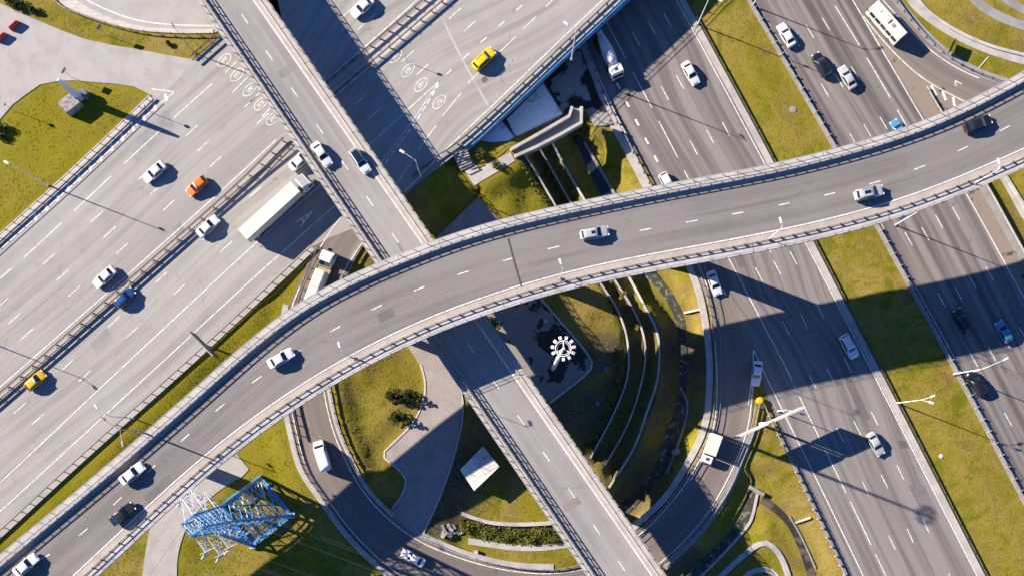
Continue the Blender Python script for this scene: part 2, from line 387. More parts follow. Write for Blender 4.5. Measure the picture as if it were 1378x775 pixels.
# SE carriageway
mk.dash([(-80, 645), (83, 498), (232.6, 359), (340, 262), (400, 208)], (83, 498)); mk.dash([(-60, 665), (20, 592), (169, 455), (319, 319), (400, 245)], (169, 455))
mk.line([(-80, 721), (0, 649), (147.6, 510), (350, 322), (430, 250), (450, 232)], .16)
mk.line([(-80, 760), (0, 688), (188, 515), (350, 366), (449, 278.5), (480, 252)], .16)
mk.dash([(440, 175), (477.6, 141), (555.5, 70), (618, 13.4), (660, -25)], (477.6, 141)); mk.dash([(450, 203), (496.7, 160), (574, 89), (637, 31), (690, -18)], (496.7, 160))
mk.line([(470, 220), (497.7, 194.6), (591.7, 109)], .16); mk.line([(500, 240), (516, 216), (555, 163), (591.7, 109)], .14)
mk.dash([(504, 240), (519, 219), (558, 166), (590, 115)], (519, 219), 1.1, .6, .24)
mk.dash([(597, 104), (640, 64), (720, -8)], (598.4, 102), 1.5, 3.0, .2)
for a, b in (((534.6, 246.6), (555, 216)), ((563, 202), (587, 169)), ((595, 157), (621, 125)), ((630, 112), (648, 94)), ((664, 78), (694, 50)), ((704, 40), (722, 22)), ((734, 10), (760, -15))): mk.line([a, b], .16)
mk.line([(545, 258), (600, 202), (680, 126), (748, 60), (824, -12), (880, -66)], .18); mk.line([(459, 292), (444, 312), (430.6, 334)], .16)
# NW carriageway
mk.line([(-80, 408), (0, 336), (97, 250), (206, 148), (235, 124)], .17); mk.line([(235, 124), (204, 120)], .17)
for i in range(13):
    t = i / 13; x, y = 205 - 1 + (-14.6) * i, 127 + 13.4 * i
    mk.poly([(x + 16, y + 1), (x + 19.5, y - 2), (x + 22, y + 8), (x + 18.5, y + 11)])
mk.dash([(-40, 410), (0, 375), (32, 347), (82, 301), (200, 190), (300, 100)], (32, 347), 9.6, 3.2, .16)
for pts, at in (([(-60, 465), (0, 411), (57, 356.7), (141, 282.5), (240, 193), (320, 118)], (57, 356.7)), ([(-60, 500), (8, 438.6), (75.5, 378), (159, 302), (270, 200), (345, 130)], (75.5, 378)),
                ([(-60, 535), (0, 482), (42.6, 443.6), (93, 398), (176, 324), (290, 218), (370, 145)], (93, 398))): mk.dash(pts, at)
mk.line([(-80, 592), (20, 503), (176, 366), (322, 235), (372, 188)], .17)
mk.dash([(430, 50), (462.5, 22), (477.6, 8), (500, -14)], (462.5, 22), 4.5, 7.0); mk.dash([(450, 70), (480, 41.6), (495, 28), (540, -12)], (480, 41.6), 4.5, 7.0)
mk.line([(437, 112), (470, 82), (540, 20), (570, -8)], .17); mk.line([(450, 130), (500, 88), (604, -2)], .17)
mk.dash([(225, 160), (239, 156)], (900, 900), .1, 99)
MW = mk.build(hw)
for (x, y, tx) in ((532, 76, '80'), (549, 95, '80'), (566.5, 114.5, '80'), (591, 137.6, '60')): glyph(tx, x, y, Z1 + .004, (.67, -.74), 3.2, 1.75, hw, 'speed_limit_marking', True)
for (x, y) in ((302, 81.5), (319, 101), (336, 121), (351, 140), (367.5, 160)): glyph('80', x, y, Z1 + .004, (.72, -.69), 3.2, 1.75, hw, 'speed_limit_marking', True)
for i, (x, y) in enumerate(((310.5, 91), (327, 111), (343.5, 131), (360, 150))):
    m2 = Marks(Z1 + .004); m2.line([(x - 7, y + 7), (x + 7, y - 7)], .16); m2.build(hw)
glyph('A', 410.5, 294, Z1 + .004, (.74, -.67), 3.6, 1.5, hw, 'bus_lane_letter')
j = Marks(Z1 + .002); j.line([(577, -14), (592, 18), (620, 76), (657, 143)], .42, .011); j.build(hw, M_conc, 'expansion_joint')
j = Marks(Z1 + .003); j.poly([(647, 107), (653, 102), (657, 108), (651, 113)], .01); j.build(hw, mat('patch_brown', (.12, .075, .06), .8, noise=.3), 'repair_patch')
j = Marks(Z1 + .003)
for x, y in ((690, 88), (701, 76), (684, 97), (712, 82), (671, 117), (678, 111), (742, 20), (664, 126)):
    for _ in range(5):
        a, b = x + random.uniform(-7, 7), y + random.uniform(-7, 7); l_ = random.uniform(1, 3.5); j.poly([(a, b), (a + l_, b - l_), (a + l_ + .6, b - l_ + 1), (a + .8, b + 1.2)], .012)
j.build(hw, concrete('spilled_mortar', (.36, .32, .29), .6), 'mortar_stain')
# --- level 0: the two carriageways running down the right
ns, nsL, nsR, _ = ribbon('brown_highway', [(697, -90, 870, -90, .1), (735, -25, 909, -25, 0), (787, 64, 955, 64, 0), (814, 131, 990, 131, 0), (883, 250, 1056, 250, 0), (932, 335, 1099, 335, 0), (958, 400, 1137, 410, 0),
    (995, 450, 1163, 460, 0), (1026, 515, 1192, 515, 0), (1060, 610, 1240, 610, 0), (1084, 658, 1270, 668, 0), (1138, 775, 1325, 775, 0), (1180, 865, 1372, 865, 0), (1220, 960, 1420, 960, .1)], M_ns, .4, 10)
mk = Marks(.004)
mk.line([(862, -84), (910, 0), (1030, 223), (1085, 329), (1179, 510), (1315, 775), (1362, 866)], .18)
mk.dash([(790, -18), (816, 30), (851, 96), (889, 168), (927, 242), (940, 268)], (816, 30), 7.9, 2.9, .17)
mk.line([(960, 306), (981, 348), (1028, 438), (1065, 510), (1067.5, 517)], .17)
mk.line([(1030, 504), (1035, 515), (1100, 647), (1162, 775), (1204, 864)], .18)
mk.dash([(1066, 513), (1105, 594), (1144, 674), (1174, 736.5), (1232, 858)], (1110, 604), 9.4, 1.9, .17)
for pts, at in (([(826, -20), (850.5, 43), (861, 61), (887, 111), (901, 137), (925, 182), (935, 202), (1000, 325), (1037, 340)], (924, 183)),):
    pass
mk.dash([(830, 7), (850.5, 43), (887, 111), (925, 183), (975, 278), (1001, 328)], (850.5, 43)); mk.dash([(848, -10), (872, 29), (908, 98), (948, 170), (985, 240), (1040, 345)], (872, 29))
mk.dash([(870, -24), (894, 20), (930, 86), (970, 161), (1005, 226), (1070, 345)], (894, 20))
mk.dash([(990, 308), (1014, 355), (1053.6, 433), (1086, 498), (1133, 590), (1173, 674), (1230, 790)], (1053.6, 433), 3, 8.6); mk.dash([(1012, 300), (1036, 342), (1077, 421), (1095, 460), (1157, 582), (1197, 661), (1250, 775)], (1077, 421), 3, 8.6)
mk.dash([(1040, 300), (1060, 333), (1100, 411), (1180, 569), (1220, 653), (1254, 724), (1290, 800)], (1100, 411), 3, 8.6)
for x, y in ((830, 112), (842, 136), (855, 161), (868, 186), (880.5, 210), (892, 234), (959.5, 363), (972, 389), (985, 415), (998, 440)): mk.line([(x, y), (x + 4.6, y + 8.2)], .36)
mk.line([(793, 73), (818, 131), (858, 215), (880, 262)], .16); mk.line([(936, 345), (948, 375), (960, 412), (963, 432)], .16)
mk.build(ns)
rt, rtL, rtR, _ = ribbon('right_highway', [(960, -90, 1096, -90, .1), (1013, 1, 1150, 1, 0), (1071, 101, 1215, 101, 0), (1128.7, 201, 1272, 190, 0), (1184, 304, 1333, 285, 0), (1240, 407, 1397, 397, 0), (1296.5, 510, 1460, 510, 0), (1378, 664, 1550, 664, 0), (1480, 855, 1650, 840, .1)], M_ns2, .4, 10)
mk = Marks(.004)
mk.line([(1098, -84), (1157, 17), (1243, 163), (1301.5, 263), (1378, 401), (1450, 530)], .18)
mk.line([(964, -83), (1017, 3), (1133, 203), (1188, 305), (1300, 510), (1378, 658), (1440, 775)], .12)
mk.dash([(1090, -48), (1123, 7), (1155, 59), (1196, 128.5), (1250, 222)], (1123, 7), 9.0, 2.8, .17)
mk.dash([(1042, 5), (1105, 113), (1143, 179), (1164, 216)], (1105, 113), 2.9, 8.2); mk.dash([(1050, -26), (1082, 29.5), (1124, 100), (1162, 167), (1190, 215)], (1124, 100), 2.9, 8.2); mk.dash([(1073, -32), (1102, 17), (1145, 89), (1182, 154), (1215, 210)], (1145, 89), 2.9, 8.2)
mk.dash([(1180, 251), (1217.6, 312.7), (1262, 394), (1300, 465), (1360, 570), (1420, 680)], (1217.6, 312.7), 2.9, 10.4); mk.dash([(1200, 241), (1239.5, 305), (1283, 383), (1326, 460), (1370, 540)], (1239.5, 305), 2.9, 10.4)
mk.dash([(1222, 227), (1259.6, 291), (1304, 371), (1369, 486), (1400, 545)], (1259.6, 291), 2.9, 10.4); mk.dash([(1248, 222), (1282, 279.5), (1327, 360), (1380, 455)], (1282, 279.5), 2.9, 10.4)
mk.build(rt)
br, _, _, _ = ribbon('bus_ramp', [(1112, -60, 1150, -75, .1), (1151, 1, 1196, -6, .05), (1180, 44, 1240, 42, .03), (1208, 73, 1262, 68, .03), (1246, 104, 1300, 92, .03), (1300, 133, 1352, 113, .1), (1400, 168, 1450, 142, .3), (1500, 190, 1540, 165, .3)], M_loop, .4, 6)
mk = Marks(.045)
mk.line([(1168, -22), (1203, 17), (1250, 66), (1294, 95), (1346, 116), (1400, 134)], .17); mk.line([(1162, 22), (1180, 45), (1210, 78), (1244, 107), (1300, 138), (1340, 155)], .17)
for a, b in (((1253, 115), (1260, 129)), ((1268, 123), (1273, 135.5)), ((1282.5, 131), (1284.5, 143))):
    mk.line([a, b], .5)
for tri in ([(1284.5, 109), (1305, 120), (1306, 119.6), (1286, 108.3)], [(1285, 109.3), (1284.6, 115.8), (1286.3, 115.4), (1287, 109.5)], [(1284.6, 115.8), (1306, 120.4), (1305, 119), (1286, 114.6)]): mk.poly(tri)
mk.build(br)
slab('gravel_gore', [(1161, 18), (1186, 40), (1216, 69), (1252, 99), (1298, 126), (1340, 150), (1280, 205), (1251, 166), (1205, 93)], .018, M_gravel, .3)
slab('dusty_shoulder', [(1304, 264), (1325, 252), (1400, 385), (1470, 505), (1450, 528), (1378, 402)], .012, M_gravel, .2, carve=False)
# --- the loop ramp from level 0 up to level 6
LP = [(922, 335, 962, 350, .01), (940, 376, 985, 400, .015), (955, 418, 1000, 440, 0.02), (962, 460, 1014, 470, .02), (965, 515, 1014, 515, .02), (959, 579, 1005, 579, .03), (934, 632, 975, 652, .15), (900, 680, 938, 708, .5), (857, 722, 888, 757, .9), (800, 760, 815, 806, 1.4), (745, 771, 745, 828, 1.8),
      (690, 768, 680, 823, 2.2), (628, 753.5, 608, 806, 2.7), (565, 728, 541, 775, 3.1), (523, 698, 481, 723, 3.5), (487.6, 659, 437, 666, 4.0), (463, 615, 413, 629, 4.3), (447, 575, 397, 572, 4.6), (436, 527, 387, 520, 4.9), (431, 480, 385, 465, 5.2), (435, 430, 393, 413, 5.6), (459, 374, 413, 365, 5.9), (486, 329, 430, 322, 5.97), (520, 285, 455, 280, 5.985), (575, 236, 500, 236, 5.985)]
def grow(p, a):
    lx, ly, rx, ry, z = p; d_ = math.hypot(rx - lx, ry - ly); ux, uy = (rx - lx) / d_, (ry - ly) / d_
    return (lx - ux * a, ly - uy * a, rx + ux * a, ry + uy * a, z)
lp, lpL, lpR, lpz = ribbon('loop_ramp', [grow(p, 3.5 if i > 4 else 0) for i, p in enumerate(LP)], M_loop, .5, 6)
mk = Marks(0)
zz = lambda p, s: (p[0], p[1], p[4]) if s == 0 else (p[2], p[3], p[4])
mk.line([zz(p, 0) for p in LP[3:-1]], .18, .016); mk.line([zz(p, 1) for p in LP[4:-3]], .18, .016)
mk.line([(1014, 470, .045), (1013, 490, .045), (1011, 515, .045), (1007, 545, .045)], .2); mk.line([(1014, 470, .045), (1024, 491, .045), (1031, 506, .045)], .2)
mk.build(lp)
# --- pale pavement plaza and top ramp (upper left)
slab('pale_plaza', [(-150, -60), (-60, -20), (0, 5), (44, 25), (80, 40), (111, 52), (150, 61), (188, 67), (222, 74), (258, 80), (266, 84), (212, 132), (201, 127), (181, 117), (154, 113), (127.5, 111), (100, 108.6), (80.5, 109), (54, 114), (34, 128), (17, 141), (0, 161), (-30, 215), (-150, 420)], Z1 + .006, M_plaza, .5)
rp, _, _, _ = ribbon('upper_ramp', [(55, -55, 150, -110, 6), (94, -1, 175, -60, 6), (137, 24, 215, -40, 6), (189, 38, 240, -25, 6), (285, 44, 285, -25, 6), (380, 29, 360, -60, 6)], M_plaza, .5, 6)
mk = Marks(6.004); mk.line([(70, -40), (104, -8), (145, 14), (192, 29), (285, 35), (340, 30)], .2); mk.build(rp)
ribbon('ramp_kerb', [(52, -30, 70, -35, 6.1), (78, 3, 98, -4, 6.1), (134, 27, 141, 21, 6.1), (188, 41, 190, 35.5, 6.1), (240, 45, 240, 39.5, 6.1), (287, 45, 287, 40, 6.1)], M_kerb, .6, 1)
# verges along the pale highway
def strip(name, pts, wd, m, z=None, skirt=.4, carve=True, off=0.0):
    c = path(pts, z); n = normals(c); c[:, :2] += n * off; mb = MB()
    prof_sweep(mb, c, [(-wd / 2, -skirt), (-wd / 2, 0), (wd / 2, 0), (wd / 2, -skirt)], closed=False)
    nn = len(c); S = np.concatenate([[0], np.cumsum(np.linalg.norm(np.diff(c[:, :2], axis=0), axis=1))])
    for i in range(nn):
        for k, v in enumerate((0, 0, wd, wd)): mb.uv[i * 4 + k] = (S[i], v)
    o = mb.build(name, m); o['kind'] = 'structure'
    if carve: CARVE.append((c[:, :2].copy(), np.full(nn, wd / 2), c[:, 2].copy()))
    return o
NWR = [(-90, 401), (0, 319), (80, 247), (140, 191), (203, 131)]
strip('verge_kerb', NWR, 1.1, M_kerb, Z1 + .12)
SER = [(-80, 791), (0, 718.5), (110, 617), (218, 521), (350, 399), (392, 360), (420, 333)]
strip('dusty_kerb', SER, 1.3, M_plaza, Z1 + .02, carve=False)
for pts, nm in (([(-90, 612), (30, 508), (176, 380), (322, 251), (384, 192)], 'median_strip'), ([(441, 122), (495, 80), (587, 1), (680, -84)], 'median_strip')):
    strip(nm, pts, 1.0 if nm and pts[0][0] < 0 else 2.2, M_plaza if pts[0][0] < 0 else M_conc, Z1 + .03, carve=False)
# kerbs / concrete verges of the lower roads
strip('loop_kerb', [(925, 352, .1), (940, 390, .1), (948, 425, .1), (954, 470, .1), (955, 515, .1), (948, 575, .1), (923, 627, .2), (893, 672, .55), (848, 712, .95), (826, 732, 1.2)], 1.2, M_conc)
strip('loop_kerb', [zz(grow(p, 9), 1) for p in LP[5:9]], 1.1, M_concd)
strip('loop_kerb', [(x, y, z + .05) for x, y, z in [zz(grow(p, 8), 0) for p in LP[10:14]]], 1.2, M_conc)
strip('loop_kerb', [(x, y, z + .05) for x, y, z in [zz(grow(p, 9), 1) for p in LP[11:-4]]], 1.1, M_conc)
strip('loop_kerb', [(x, y, z + .05) for x, y, z in [zz(grow(p, 7), 0) for p in LP[14:20]]], .8, M_conc)
strip('road_kerb', [(735, -48), (780, 52), (808, 131), (842, 196), (877, 262), (915, 335)], 1.7, M_conc, .12)
strip('road_kerb', [(868, -90), (918, 0), (1036, 218), (1093, 331), (1187, 512), (1322, 776), (1368, 866)], 1.2, M_conc, .1)
strip('road_kerb', [(956, -90), (1009, 1), (1125, 201), (1180.5, 304), (1293, 510), (1374.5, 666), (1440, 790)], .8, M_concd, .1)
strip('road_kerb', [(1318, 240), (1330, 261), (1378, 347), (1460, 490)], 1.6, M_concd, .15)
strip('ramp_verge', [(1160, -60, .1), (1200, -8, .1), (1241, 41, .1), (1279, 76, .1), (1316, 97, .1), (1362, 113, .15), (1420, 132, .25)], 1.5, M_concd)
# ---- paved places and paths near the loop
PZ = 3.0
slab('paved_yard', [(545, 460), (573, 448), (603, 492), (617, 520), (622.5, 545), (615, 595), (603, 635), (592, 666), (569, 720), (578, 737), (546, 716), (520, 696), (520, 684), (527, 684), (537, 673), (545.5, 655), (544, 642), (515, 613), (530, 595), (555, 570), (568, 545), (572, 530), (571, 510), (566, 492)], PZ, M_pave, .6)
strip('yard_kerb', [(566, 490, PZ + .1), (571.5, 512, PZ + .1), (571, 533, PZ + .1), (556, 568, PZ + .1), (531, 594, PZ + .1), (515, 612, PZ + .1), (530, 626, PZ + .1), (545, 642, PZ + .1), (545, 654, PZ + .1), (537, 672, PZ + .1), (528, 683, PZ + .1)], .35, M_kerb, carve=False)
strip('yard_kerb', [(603, 490, PZ + .1), (618, 520, PZ + .1), (623, 545, PZ + .1), (616, 595, PZ + .1), (593, 666, PZ + .1), (569, 719, PZ + .1)], .3, M_kerb, carve=False)
slab('mast_yard', [(645, 405), (690, 385), (727, 400), (798, 490), (795, 496), (740, 542), (700, 500)], 2.0, soil_mat('yard_pavement', (.19, .183, .18), (.036, .032, .028), (.535, .55), .15), .6)
strip('yard_kerb', [(725, 398, 2.1), (797.5, 489, 2.1), (795, 496.5, 2.1), (740, 542.5, 2.1)], .35, M_kerb, carve=False)
slab('slope_paving', [(585, 322), (643.7, 265), (670, 293), (690, 320), (600, 345)], 3.2, M_pave, .6)
ribbon('footpath', [(325, 640, 305, 585, 4), (285, 668, 258, 640, 4), (258, 698, 228, 672, 3.9), (246, 722, 206, 700, 3.8), (239, 750, 197, 735, 3.7), (238, 785, 191, 780, 3.6), (238, 860, 186, 860, 3.4)], M_plaza, .5, 4)
slab('side_path', [(335, 631), (319, 611), (300, 622), (322, 645)], 4.01, M_plaza, .4)
slab('stair_landing', [(626, 231), (638, 250), (665, 234), (693, 217), (687, 205), (667, 215), (650, 224), (645, 229), (630, 208), (611, 209)], 4.5, M_conc, .6)
slab('muddy_ground', [(735, 105), (762, 78), (782, 66), (806, 131), (826, 168), (800, 170), (786, 145), (768, 146), (758, 157)], .25, M_soil, .4)
strip('garden_path', [(630, 728), (646, 730), (695, 736.5), (735, 736), (775, 731)], 1.2, M_conc, 1.9)
for pts in ([(945, 800, -.6), (970, 775, -.6), (985, 761, -.5), (1002, 746, -.3), (1016, 735, -.3), (1030, 730, -.3), (1042, 737, -.4), (1052, 751, -.6), (1059, 768, -.7), (1065, 790, -.8)], [(995, 785, -.9), (1008, 771, -.9), (1022, 766, -.9), (1036, 767, -.9), (1046, 776, -1)]):
    strip('garden_path', pts, 1.0, M_white)
strip('garden_path', [(1296, -20), (1318, 5), (1346, 23), (1378, 35), (1440, 52)], 1.8, M_concd, .3); strip('garden_path', [(1340, -10), (1378, 14), (1440, 40)], 1.5, M_concd, .3)
# ---- creek, channels, banks
def bank_ribbon(name, pairs, m): return ribbon(name, pairs, m, .4, 4)
CRK = [(770, 184, 781, 182, -2.6), (783, 208, 795, 205, -2.6), (797, 240, 812, 235, -2.6), (812, 268, 830, 264, -2.6), (840, 320, 862, 318, -2.6), (864, 369, 884, 368, -2.6), (890, 395, 905, 396, -2.6), (909, 431, 920, 428, -2.6), (914, 480, 925, 482, -2.6), (913, 520, 923, 522, -2.6), (910, 550, 921, 554, -2.6), (895, 585, 908, 597, -2.6), (881, 629, 894, 634, -2.6), (838, 676, 849, 687, -2.6), (800, 708, 812, 722, -2.6)]
bank_ribbon('creek_water', [(a, b, c_, d_, z - .08) for a, b, c_, d_, z in CRK[:6]], M_water)
bank_ribbon('creek_bed', CRK[5:], M_rock)
bank_ribbon('ditch_bed', [(1006, 660, 1017, 664, -1.2), (999, 690, 1009, 696, -1.2), (985, 712, 995, 719, -1.2), (955, 743, 965, 752, -1.2), (922, 772, 934, 781, -1.2), (880, 810, 892, 822, -1.2)], M_rock)
bank_ribbon('ditch_water', [(1028, 666, 1022, 676, -.9), (1049, 683, 1043, 690, -.9), (1066, 702, 1060, 708, -.9), (1084, 738, 1076, 742, -.9), (1098, 775, 1088, 778, -.9), (1110, 810, 1100, 812, -.9)], soil_mat('ditch_mud', (.025, .022, .02), (.09, .075, .06), (.45, .6), .6))
bank_ribbon('drain_channel', [(1215, -20, 1222, -24, .1), (1222, 3, 1230, -2, .1), (1242, 24, 1249, 19, .1), (1282, 51, 1287, 44.5, .1), (1325, 71, 1329, 63, .1), (1372, 86, 1376, 76, .1), (1440, 102, 1444, 92, .1)], M_conc)
bank_ribbon('drain_channel', [(1346, 240, 1352, 236, -.4), (1362, 268, 1369, 265, -.4), (1375, 292, 1383, 289, -.4), (1410, 340, 1418, 336, -.4)], M_conc)
WALLS = []
def wall(*a, **k): WALLS.append((a, k))
def build_wall(name, pts, label, cat, wd=.35, h=1.0, m=None, z=None, depth=1.5, group=None):
    c = path([(*q[:2], PG(*q[:2]).z) for q in pts], step=.8); c[:, 2] = smooth(np.array([[max(gz(x + a, y + b) for a in (-.6, .6) for b in (-.6, .6))] for x, y, _ in c]), 3)[:, 0]; mb = MB(); prof_sweep(mb, c, [(-wd / 2, -depth), (wd / 2, -depth), (wd / 2, h), (-wd / 2, h)])
    o = mb.build(name, m or M_white); tag(o, label, cat, group); return o
W1 = [(705.5, 210), (726, 244), (746, 277), (775, 328), (807.5, 382.5), (828, 414), (841, 448), (845.5, 480), (842, 512), (824, 559), (794, 616)]
W2 = [(725, 200), (745, 236), (766, 273), (796, 322), (828, 379), (848, 411), (863, 445), (867.5, 474), (863, 512), (844, 572), (814, 626)]
W3 = [(742, 192), (763, 230), (785, 268), (816, 320), (846, 374), (868, 414), (883, 445), (887, 474), (884, 512), (871, 552), (851, 606), (819, 656)]
wall('terrace_wall', W1, 'thin white terrace wall nearest the lamp mast, leftmost of three curved walls', 'wall', .26, .5, M_white, depth=3.5)
wall('terrace_wall', W2, 'thin white curved terrace wall running between the two other terrace walls', 'wall', .26, .5, M_white, depth=3.5)
wall('terrace_wall', W3, 'thin white curved terrace wall nearest the stony creek', 'wall', .34, .5, M_white, depth=3.5)
wall('creek_wall', [(786, 194, -.4), (806, 226, -.4), (828, 264, -.4)], 'pale stone bank wall along dark water left of the brown highway', 'wall', .5, .3, M_concd)
wall('creek_wall', [(915, 520, -.4), (925, 545, -.4), (912, 598, -.4), (897, 636, -.4)], 'low concrete edge on the outer bank of the stony creek', 'wall', .4, .2, M_concd)
wall('creek_wall', [(1019, 664, -.3), (1010, 700, -.4), (997, 718, -.4), (966, 752, -.4), (936, 782, -.4)], 'low concrete edge beside the rocky ditch at the bottom', 'wall', .5, .2, M_conc)
wall('garden_wall', [(621, 690), (640, 697), (661.6, 702.7), (700, 705), (744, 702.7), (775, 698)], 'white garden wall above the long green hedge by the loop', 'wall', .7, .7, z=1.7)
wall('ditch_wall', [(1062, 694, -.2), (1078, 722, -.3), (1097, 764, -.4)], 'thin concrete wall beside the muddy ditch at the bottom', 'wall', .3, .2, M_concd)
wall('bank_wall', [(1070, 703, .1), (1090, 696, .1)], 'short pale concrete stub wall on the grass by the ditch', 'wall', .35, .25, M_white)
wall('bank_wall', [(1224, -12, .15), (1250, 18, .15), (1289, 44, .15), (1330, 62, .15), (1378, 75, .15), (1440, 90, .15)], 'pale stone wall along the drain at the upper right', 'wall', .6, .35, M_white)
wall('bank_wall', [(1352, 236, 0), (1369, 264, 0), (1384, 288, 0)], 'pale wall by the drain below the curved overpass at right edge', 'wall', .5, .4, M_white)
wall('bank_wall', [(920, 421, 0), (948, 415, 0)], 'short concrete cross wall between creek and highway kerb', 'wall', .4, .15, M_conc)
wall('pipe_rail', [(1317, 92, .3), (1330, 77, .3)], 'white pipe lying across the grass at the upper right', 'pipe', .12, .1, M_lampw)
# ================================================================== overpasses
def pair_edges(Lp, Rp, zf, step=1.5, sm=5):
    def mk_(pp): return smooth(cr([(*P(x, y, zf(x))[:2], zf(x)) for x, y in pp], step), sm)
    L = mk_(Lp); Rr = mk_(Rp); t = np.gradient(L[:, :2], axis=0); t /= np.linalg.norm(t, axis=1)[:, None]
    out = []; last = 0
    for i in range(len(L)):
        dd = np.abs((Rr[:, :2] - L[i, :2]) @ t[i]) + .15 * np.linalg.norm(Rr[:, :2] - L[i, :2], axis=1); out.append(Rr[int(np.argmin(dd))])
    return L, smooth(np.array(out), 3)
def edge_pt(L, Rr, side, t, z):
    n = Rr[:, :2] - L[:, :2]; n /= np.linalg.norm(n, axis=1)[:, None]
    b = L if side == 'L' else Rr; q = b.copy(); q[:, :2] += n * (t if side == 'L' else -t); q[:, 2] = L[:, 2] + z; return q
def lsweep(mb, L, Rr, prof, closed=True):
    cols = [edge_pt(L, Rr, *p) for p in prof]; mb.sweep([[tuple(c[i]) for c in cols] for i in range(len(L))], closed)
def overpass(name, label, L, Rr, wl, wr, bh, mroad, side_m, soffit=1.9, piers=(), mwalk=None, mwalkr=None):
    i0 = len(L) // 2; root = thing(name, tuple((L[i0] + Rr[i0]) / 2 - np.array([0, 0, 14])), label, 'overpass')
    mb = MB(); lsweep(mb, L, Rr, [('L', 0, 0), ('R', 0, 0), ('R', 0, -.6), ('R', 1.9, -.95), ('R', 3, -soffit), ('L', 3, -soffit), ('L', 1.9, -.95), ('L', 0, -.6)]); mb.build('deck', side_m, root)
    mb = MB(); nc = 8; A = edge_pt(L, Rr, 'L', wl, .008); B = edge_pt(L, Rr, 'R', wr, .008)
    mb.sweep([[tuple(A[i] + (B[i] - A[i]) * k / nc) for k in range(nc + 1)] for i in range(len(A))], closed=False)
    S = np.concatenate([[0], np.cumsum(np.linalg.norm(np.diff(A[:, :2], axis=0), axis=1))]); W_ = np.linalg.norm(B - A, axis=1)
    for i in range(len(A)):
        for k in range(nc + 1): mb.uv[i * (nc + 1) + k] = (S[i], W_[i] * k / nc)
    mb.build('road_surface', mroad, root)
    for sd, wv in (('L', wl), ('R', wr)):
        mb = MB(); lsweep(mb, L, Rr, [(sd, .002, .003), (sd, .002, .25), (sd, wv - .34, .25), (sd, wv - .34, .003)]); mb.build('walkway', (mwalkr if sd == 'R' and mwalkr else mwalk) or M_white, root)
        mb = MB(); lsweep(mb, L, Rr, [(sd, wv - .33, .004), (sd, wv - .28, bh if sd == 'L' else .36), (sd, wv - .10, bh if sd == 'L' else .36), (sd, wv - .05, .2), (sd, wv, .004)]); mb.build('barrier', M_conc, root)
        q0 = edge_pt(L, Rr, sd, .01, .256); q1 = edge_pt(L, Rr, sd, wv - .35, .256); q2 = edge_pt(L, Rr, sd, wv - .30, (bh if sd == 'L' else .36) + .006); q3 = edge_pt(L, Rr, sd, wv - .08, (bh if sd == 'L' else .36) + .006)
        for i in range(3, len(L) - 1, 5):
            for a, b in ((q0, q1), (q2, q3)):
                u = (a[i + 1] - a[i]); u *= random.uniform(.04, .09) / np.linalg.norm(u); mb = MB(); mb.add([a[i], b[i], b[i] + u, a[i] + u], [(0, 1, 2, 3)]); mb.build('panel_joint', M_tar, root)
        mb = MB(); e = 1.0 if sd == 'R' else .5; lsweep(mb, L, Rr, [(sd, wv + .03, .016), (sd, wv + e, .016)], closed=False); mb.build('dusty_shoulder', M_dust, root)
        mb = MB(); lsweep(mb, L, Rr, [(sd, -.06, -.5), (sd, -.06, .28), (sd, -.003, .28), (sd, -.003, -.5)]); mb.build('cornice', M_white, root)
    for (x, y, z0, ax) in piers:
        p = P(x, y, L[len(L) // 2, 2]); k = int(np.argmin(np.linalg.norm((L[:, :2] + Rr[:, :2]) / 2 - np.array(p[:2]), axis=1))); zt = L[k, 2] - soffit; p = Vector((*((L[k, :2] + Rr[k, :2]) / 2), z0))
        mb = MB(); mb.tube([(p.x, p.y, z0 - 1.5), (p.x, p.y, zt)], ax or .8, 16); mb.build('pier', M_conc, root)
    return root
zs = lambda x: 19.6 + 2.1 * min(1, max(0, x / 620))
S_L = [(-90, 823), (0, 746.5), (90, 672.5), (180, 596), (272, 515), (308, 482), (350, 444), (395, 410), (440.7, 382.5), (480, 365.5), (521, 350), (588, 321), (640, 304.5), (690, 291.5), (760, 276), (838, 260), (930, 242), (1028, 225), (1080, 213), (1128.7, 200), (1186, 184), (1243, 165), (1306.5, 136), (1378, 95.6), (1450, 55)]
S_R = [(-22, 916), (60, 840), (131, 775), (180, 729), (235, 677), (290, 628), (350, 580), (400, 546), (447, 516), (510, 481.5), (575, 451), (630, 429.5), (690, 410), (750, 392), (814, 376.5), (870, 366), (935, 355), (985, 346.5), (1030, 337.5), (1105, 322), (1183, 303), (1255, 279), (1323, 251), (1378, 226), (1500, 168)]
sL, sR = pair_edges(S_L, S_R, zs)
SC = overpass('curved_overpass', 'long curved grey overpass sweeping across everything, topmost road with two lanes', sL, sR, 1.75, 1.7, .72, M_s, M_white, 1.9,
    [(218, 632, 3.6, 1.3), (500, 425, 3.2, .8), (724, 342, 1.5, 1.5), (905, 305, -.4, 1.8)], M_white, M_white)
mk = Marks(0); n_ = None
def along(L, Rr, side, t, z=.02):
    return edge_pt(L, Rr, side, t, z)
def mline(mb, c, w_=.16): prof_sweep(mb, c, [(-w_ / 2, 0), (w_ / 2, 0)], closed=False)
def cdash(mb, c, at, on, off, w_=.15):
    S = np.concatenate([[0], np.cumsum(np.linalg.norm(np.diff(c[:, :2], axis=0), axis=1))]); a = np.array(P(*at, c[len(c) // 2, 2])[:2])
    s0 = S[np.argmin(np.linalg.norm(c[:, :2] - a, axis=1))]; k = s0 % (on + off)
    while k + on < S[-1]:
        t = np.linspace(k, k + on, 3); mline(mb, np.stack([np.interp(t, S, c[:, j]) for j in range(3)], 1), w_); k += on + off
mb = MB(); mline(mb, along(sL, sR, 'R', 2.95), .2)
